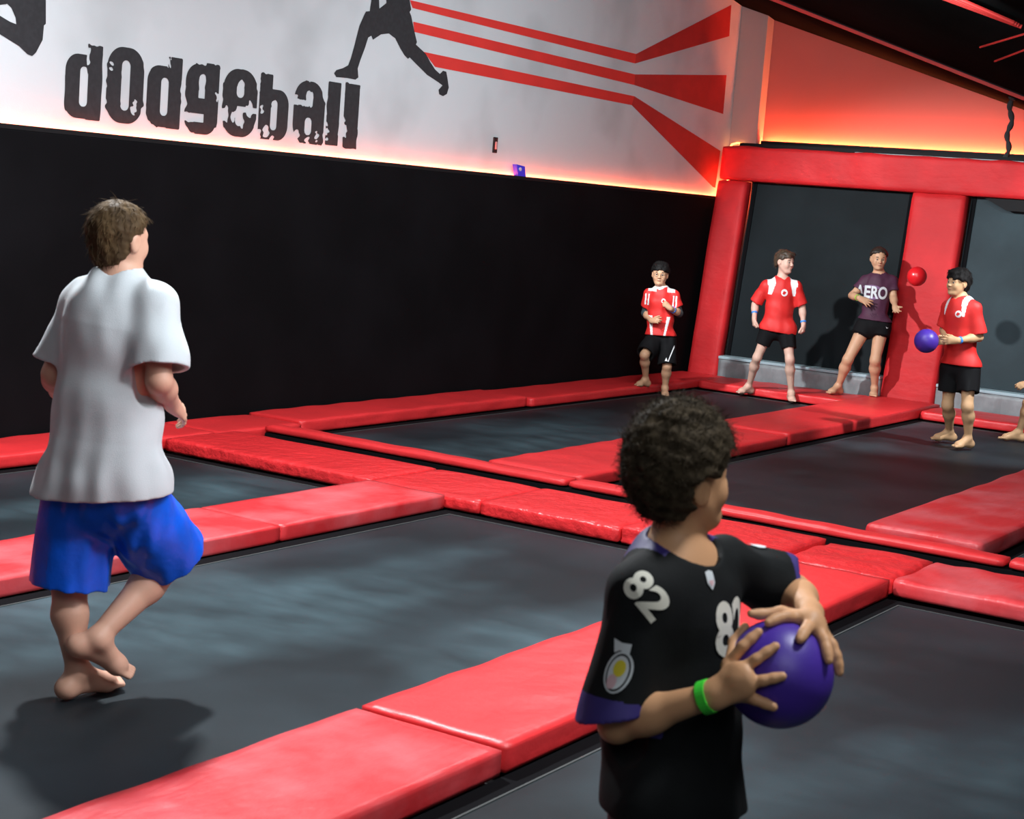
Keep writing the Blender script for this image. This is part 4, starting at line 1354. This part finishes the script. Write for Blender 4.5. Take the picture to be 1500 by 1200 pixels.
def person_runner():
    F = Fig('person', on_z(974, 581, 0), 1.31); F.cell = .006
    F.front = F.vec(.05, 0, 1)
    joints(F, dict(neck=(968, 423, 0), chest=(968, 441, 0), pelvis=(967, 492, -.02),
                   shR=(951, 432, -.02), elR=(945, 459, -.08), wrR=(954, 470, .10), shL=(986, 433, 0), elL=(995, 459, -.02), wrL=(982, 452, .14),
                   hipR=(958, 499, 0), knR=(944, 520, .16), anR=(946, 556, -.02), toeR=(928, 568, .12), hipL=(977, 500, -.03), knL=(977, 537, .06), anL=(974, 569, -.02), toeL=(975, 582, .16)))
    J = F.J
    F.head = H = Head(F.at(967, 402, .02), F.vec(-.05, -.05, 1), F.vec(.03, 1, .05), .212)
    J['handR'] = (F.vec(.55, .12, .5), F.vec(.5, -.3, -.7), dict(curls=(.1, .5, .7, .8), thumb=.9))
    J['handL'] = (F.vec(-.75, .55, .2), F.vec(-.3, -.4, -.8), dict(curls=(1.2, 1.3, 1.35, 1.4)))
    F.report()
    build_body(F, H, .80, S_tan)
    face_parts(F, H, M_iris, H_black, M_lip)
    make_hair(F, H, H_black, .006, thick=.09, line=(-.28, -.28, -.22, -.08, .08, .10, .14, .22, .22), bumps=[((.16, -.05, .40), (.2, .3, .12)), ((-.1, 0, .46), (.3, .3, .12))], noise=(.022, .16), strands=900, slen=.14, sr=.0025, seed=12)
    s = shirt(F, .80, [M_redtee, M_whitep], F.at(967, 491, 0), nrm(F.vec(.02, -1, 0)), sleeve=(.62, .62), width=1.02, hip_r=.94, belly=1.04, sleeve_r=1.2, depth=.74, neck_r=1.12, fmat=red_panels(F, 'stripes'))
    tee_badge(F, s, 972, 441, .1, .022)
    for q in 'RL':
        sh, el, wr = J['sh' + q], J['el' + q], J['wr' + q]
        a = sh + (el - sh) * .5
        build_cloth('undersleeve', F, [(cone(a, el, .041, .037), .01), (cone(el, el + (wr - el) * .18, .036, .036), .01)], M_sleeve, folds=[(.0015, 3, (.02, .02, .03))])
    sh_ = shorts(F, .80, M_black, ends=(.92, .95), width=1.05, flare=1.2)
    tr = bvh_of(sh_)
    decal('side_stripe', poly_mesh([(-.004, -.10), (.004, -.10), (.004, .10), (-.004, .10)]), tr, F.at(985, 515, .08), F.vec(.9, .1, .3), F.vec(.12, 1, 0), sh_, M_whitep)
    decal('mark', poly_mesh([(-.014, -.015), (.014, -.015), (0, .02)]), tr, F.at(976, 526, .08), F.vec(1, 0, 0), F.U, sh_, M_whitep)
    band(F, 'L', .72, .030, .008, M_band_b)
    # thin spectacles
    g = None
    for q in (-1, 1):
        bm = bmesh.new()
        tube(bm, [H.p(.40, q * .145 + .085 * math.cos(TAU * i / 20), .0 + .065 * math.sin(TAU * i / 20)) for i in range(20)], .0014, 6, closed=True)
        o = bm_obj('lens_rim', bm, M_gloss, F.root)
    tag(F.root, 'person in a red and white striped jersey running on the pad beside the corner post', 'person')


def person_crouch():
    F = Fig('person', on_z(1158, 590, 0), 1.45); F.cell = .006
    F.front = F.vec(.28, 0, .96)
    joints(F, dict(neck=(1146, 408, 0), chest=(1144, 429, 0), pelvis=(1139, 477, 0),
                   shR=(1122, 419, 0), elR=(1106, 446, -.04), wrR=(1105, 466, .03), shL=(1166, 420, .0), elL=(1175, 450, -.03), wrL=(1177, 475, .03),
                   hipR=(1126, 484, 0), knR=(1109, 524, .0), anR=(1097, 566, -.20), toeR=(1081, 577, -.08), hipL=(1152, 486, 0), knL=(1157, 527, .08), anL=(1159, 576, -.02), toeL=(1160, 594, .14)))
    J = F.J
    F.head = H = Head(F.at(1150, 384, .01), F.vec(.80, -.03, .60), F.vec(.06, 1, 0), .222)
    J['handR'] = (F.vec(.05, -1, .1), F.vec(.9, 0, -.3), dict(curls=(.9, 1.0, 1.1, 1.1)))
    J['handL'] = (F.vec(.1, -1, .15), F.vec(-.9, 0, -.3), dict(curls=(1.0, 1.1, 1.2, 1.2)))
    F.report()
    build_body(F, H, .82, S_pale)
    face_parts(F, H, M_iris, H_mid, M_lip2)
    make_hair(F, H, H_mid, .006, thick=.06, line=(-.24, -.24, -.20, -.10, .02, .08, .14, .20, .20), bumps=[((.24, 0, .38), (.18, .26, .09))], noise=(.016, .16), strands=900, slen=.15, sr=.0025, seed=13)
    s = shirt(F, .84, [M_redtee, M_whitep], F.at(1138, 486, 0), nrm(F.vec(-.1, -1, 0)), sleeve=(.88, .88), width=1.08, hip_r=.94, belly=1.07, sleeve_r=1.2, depth=.74, neck_r=1.15, vneck=.02, hem_w=1.06, fmat=red_panels(F, 'crescent'))
    tee_badge(F, s, 1149, 429, .1, .034)
    shorts(F, .82, M_black, ends=(.52, .60), width=.98, flare=.95)
    for q in 'RL': band(F, q, .62 if q == 'R' else .86, .027, .008, M_band_b)
    tag(F.root, 'person in a red jersey with blue wristbands on both arms, feet apart', 'person')


def person_maroon():
    F = Fig('person', on_z(1250, 579, .10), 1.5); F.cell = .006
    F.front = F.vec(.12, 0, .99)
    joints(F, dict(neck=(1288, 402, -.08), chest=(1286, 422, -.06), pelvis=(1279, 474, 0),
                   shR=(1268, 412, -.08), elR=(1248, 433, -.04), wrR=(1259, 437, .13), shL=(1306, 412, -.08), elL=(1309, 436, -.04), wrL=(1311, 449, .12),
                   hipR=(1267, 479, 0), knR=(1242, 527, .10), anR=(1228, 566, -.02), toeR=(1213, 578, .12), hipL=(1291, 480, -.02), knL=(1282, 528, .06), anL=(1281, 569, -.08), toeL=(1279, 581, .06)))
    J = F.J
    F.head = H = Head(F.at(1287, 379, -.05), F.vec(.22, -.12, .95), F.vec(.02, 1, .08), .218)
    J['handR'] = (F.vec(.85, -.35, .15), F.vec(-.2, -.3, -.9), dict(curls=(.15, .2, .25, .3), spread=.22))
    J['handL'] = (F.vec(.18, -.45, .7), F.vec(-.3, .9, .35), dict(curls=(.2, .2, .25, .3), spread=.24, thumb=.9))
    F.report()
    build_body(F, H, .88, S_tan, legs=1.12)
    face_parts(F, H, M_iris, H_dark, M_lip)
    make_hair(F, H, H_dark, .006, thick=.055, line=(-.34, -.34, -.24, -.05, .12, .18, .24, .32, .34), bumps=[((-.42, 0, .02), (.14, .14, .16)), ((-.40, .22, -.28), (.10, .09, .26)), ((-.02, 0, .20), (.34, .41, .30))], noise=(.008, .14), strands=400, slen=.1, sr=.002, seed=14)
    def fm(c): return np.zeros(len(c), int)
    s = shirt(F, .86, [M_maroon], F.at(1279, 469, 0), nrm(F.vec(-.06, -1, 0)), sleeve=(.60, .60), width=1.03, belly=.95, sleeve_r=1.12, depth=.72, neck_r=1.25, vneck=.02, folds=[(.003, 31, (.05, .05, .12)), (.003, 33, (.12, .12, .04))])
    l = nrm(np.cross(F.U, F.front)); tr = bvh_of(s)
    T = text_mesh('AERO', .03)
    decal('lettering', (T[0] * np.array([.118, .165]), T[1]), tr, F.at(1278, 428.5, .1), l, F.U, s, M_print, lift=.004, step=.01)
    for r_, a0, a1, oy in ((.115, .25, .75, -3.0), (.115, 1.28, 1.72, 3)):
        pts = []
        n = 12
        for i in range(n + 1):
            a = math.pi * (a0 + (a1 - a0) * i / n); pts.append((r_ * math.cos(a), r_ * .62 * math.sin(a)))
        for i in range(n, -1, -1):
            a = math.pi * (a0 + (a1 - a0) * i / n); pts.append((r_ * .86 * math.cos(a), r_ * .40 * math.sin(a)))
        decal('print_arc', poly_mesh(pts), tr, F.at(1278, 428.5, .1), l, F.U, s, M_printp, lift=.0035, step=.01)
    sh_ = shorts(F, .90, M_black, ends=(.24, .24), width=1.0, flare=1.16, folds=[(.0015, 15, (.05, .05, .08))])
    decal('mark', poly_mesh([(-.016, .008), (-.006, -.010), (.018, -.002), (-.004, -.003)]), bvh_of(sh_), F.at(1300, 480, .08), l, F.U, sh_, M_whitep)
    band(F, 'R', .80, .029, .008, M_band_y)
    tag(F.root, 'person in a maroon top and short black shorts at the back wall', 'person')


def person_catch():
    F = Fig('person', on_z(1410, 659, 0), 1.5); F.cell = .006
    F.front = F.vec(-.55, 0, .83)
    joints(F, dict(neck=(1407, 437, 0), chest=(1407, 460, 0), pelvis=(1406, 530, -.05),
                   shR=(1390, 451, -.08), elR=(1383, 484, -.10), wrR=(1390, 500, .10), shL=(1427, 452, .06), elL=(1434, 494, .05), wrL=(1403, 499, .18),
                   hipR=(1394, 540, -.10), knR=(1388, 594, -.10), anR=(1391, 633, -.33), toeR=(1366, 649, -.25), hipL=(1419, 541, .0), knL=(1417, 596, .08), anL=(1418, 643, -.02), toeL=(1398, 661, .10)))
    J = F.J
    F.head = H = Head(F.at(1403, 414, .02), F.vec(-.72, -.02, .68), F.vec(0, 1, .04), .222)
    J['handR'] = (F.vec(-.95, -.05, .2), F.vec(.2, 0, .95), dict(curls=(.3, .3, .35, .4), spread=.2))
    J['handL'] = (F.vec(-.95, -.08, .1), F.vec(-.3, 0, -.9), dict(curls=(.35, .35, .4, .45), spread=.16))
    F.report()
    build_body(F, H, .90, S_olive)
    face_parts(F, H, M_iris, H_black, M_lip)
    make_hair(F, H, H_black, .006, thick=.08, line=(-.38, -.38, -.36, -.28, -.02, .08, .14, .18, .16), bumps=[((.2, 0, .36), (.22, .30, .12)), ((-.25, 0, .0), (.22, .38, .3))], noise=(.020, .16), strands=900, slen=.15, sr=.0025, seed=15)
    s = shirt(F, .90, [M_redtee, M_whitep], F.at(1407, 535, -.02), nrm(F.vec(0, -1, 0)), sleeve=(.85, .88), width=1.05, hip_r=.94, belly=1.02, sleeve_r=1.25, depth=.78, neck_r=1.15, vneck=.02, hem_w=1.0, fmat=red_panels(F, 'narrow'))
    tee_badge(F, s, 1399, 460, .16, .028)
    shorts(F, .90, M_black, ends=(.62, .62), width=1.0, flare=1.12)
    band(F, 'L', .90, .028, .009, M_band_b)
    tag(F.root, 'person in a red jersey and black shorts reaching for the small purple ball', 'person')


def person_edge():
    F = Fig('person', on_z(1497, 648, 0), 1.45); F.cell = .007
    F.front = F.vec(-.85, 0, .5)
    joints(F, dict(neck=(1528, 462, 0), chest=(1531, 484, 0), pelvis=(1540, 546, -.02),
                   shR=(1519, 470, -.14), elR=(1512, 515, -.2), wrR=(1490, 530, -.2), shL=(1538, 474, .14), elL=(1533, 518, .16), wrL=(1508, 561, .16),
                   hipR=(1535, 556, -.1), knR=(1540, 600, -.15), anR=(1565, 634, -.25), toeR=(1545, 648, -.25), hipL=(1541, 558, .06), knL=(1506, 590, .08), anL=(1492, 634, 0), toeL=(1464, 648, .03)))
    J = F.J
    J['wrR'] = J['elR'] + F.vec(.3, -.8, .3) * .2
    F.head = H = Head(F.at(1521, 440, .0), F.vec(-.9, -.05, .4), F.vec(-.05, 1, 0), .22)
    J['handR'] = (F.vec(-.2, -.9, .2), F.vec(0, 0, 1), {})
    J['handL'] = (F.vec(-.7, -.3, .2), F.vec(-.2, -.6, -.7), dict(curls=(.3, .4, .5, .5)))
    F.report()
    build_body(F, H, .84, S_olive)
    face_parts(F, H, M_iris, H_black, M_lip)
    make_hair(F, H, H_black, .007, thick=.07, noise=(.010, .08), seed=16)
    shirt(F, .86, M_redtee, F.at(1539, 545, 0), None, sleeve=(.8, .8), width=1.05, sleeve_r=1.2)
    shorts(F, .84, M_black, ends=(.85, .85), width=1.02, flare=1.1)
    tag(F.root, 'person at the right edge with only a bare foot, shin and black shorts showing', 'person')


person_white()
person_jersey()
person_runner()
person_crouch()
person_maroon()
person_catch()
person_edge()
F0 = Fig.__new__(Fig)
dd = ray(1343, 405); ball(CAM + dd * 15.6, .092, M_ballr, 'red ball flying in front of the wide red post')
dd = ray(1357, 499.5); ball(CAM + dd * 13.75, .100, M_ballp, 'small looking purple ball in the air beside the reaching hands at the back')
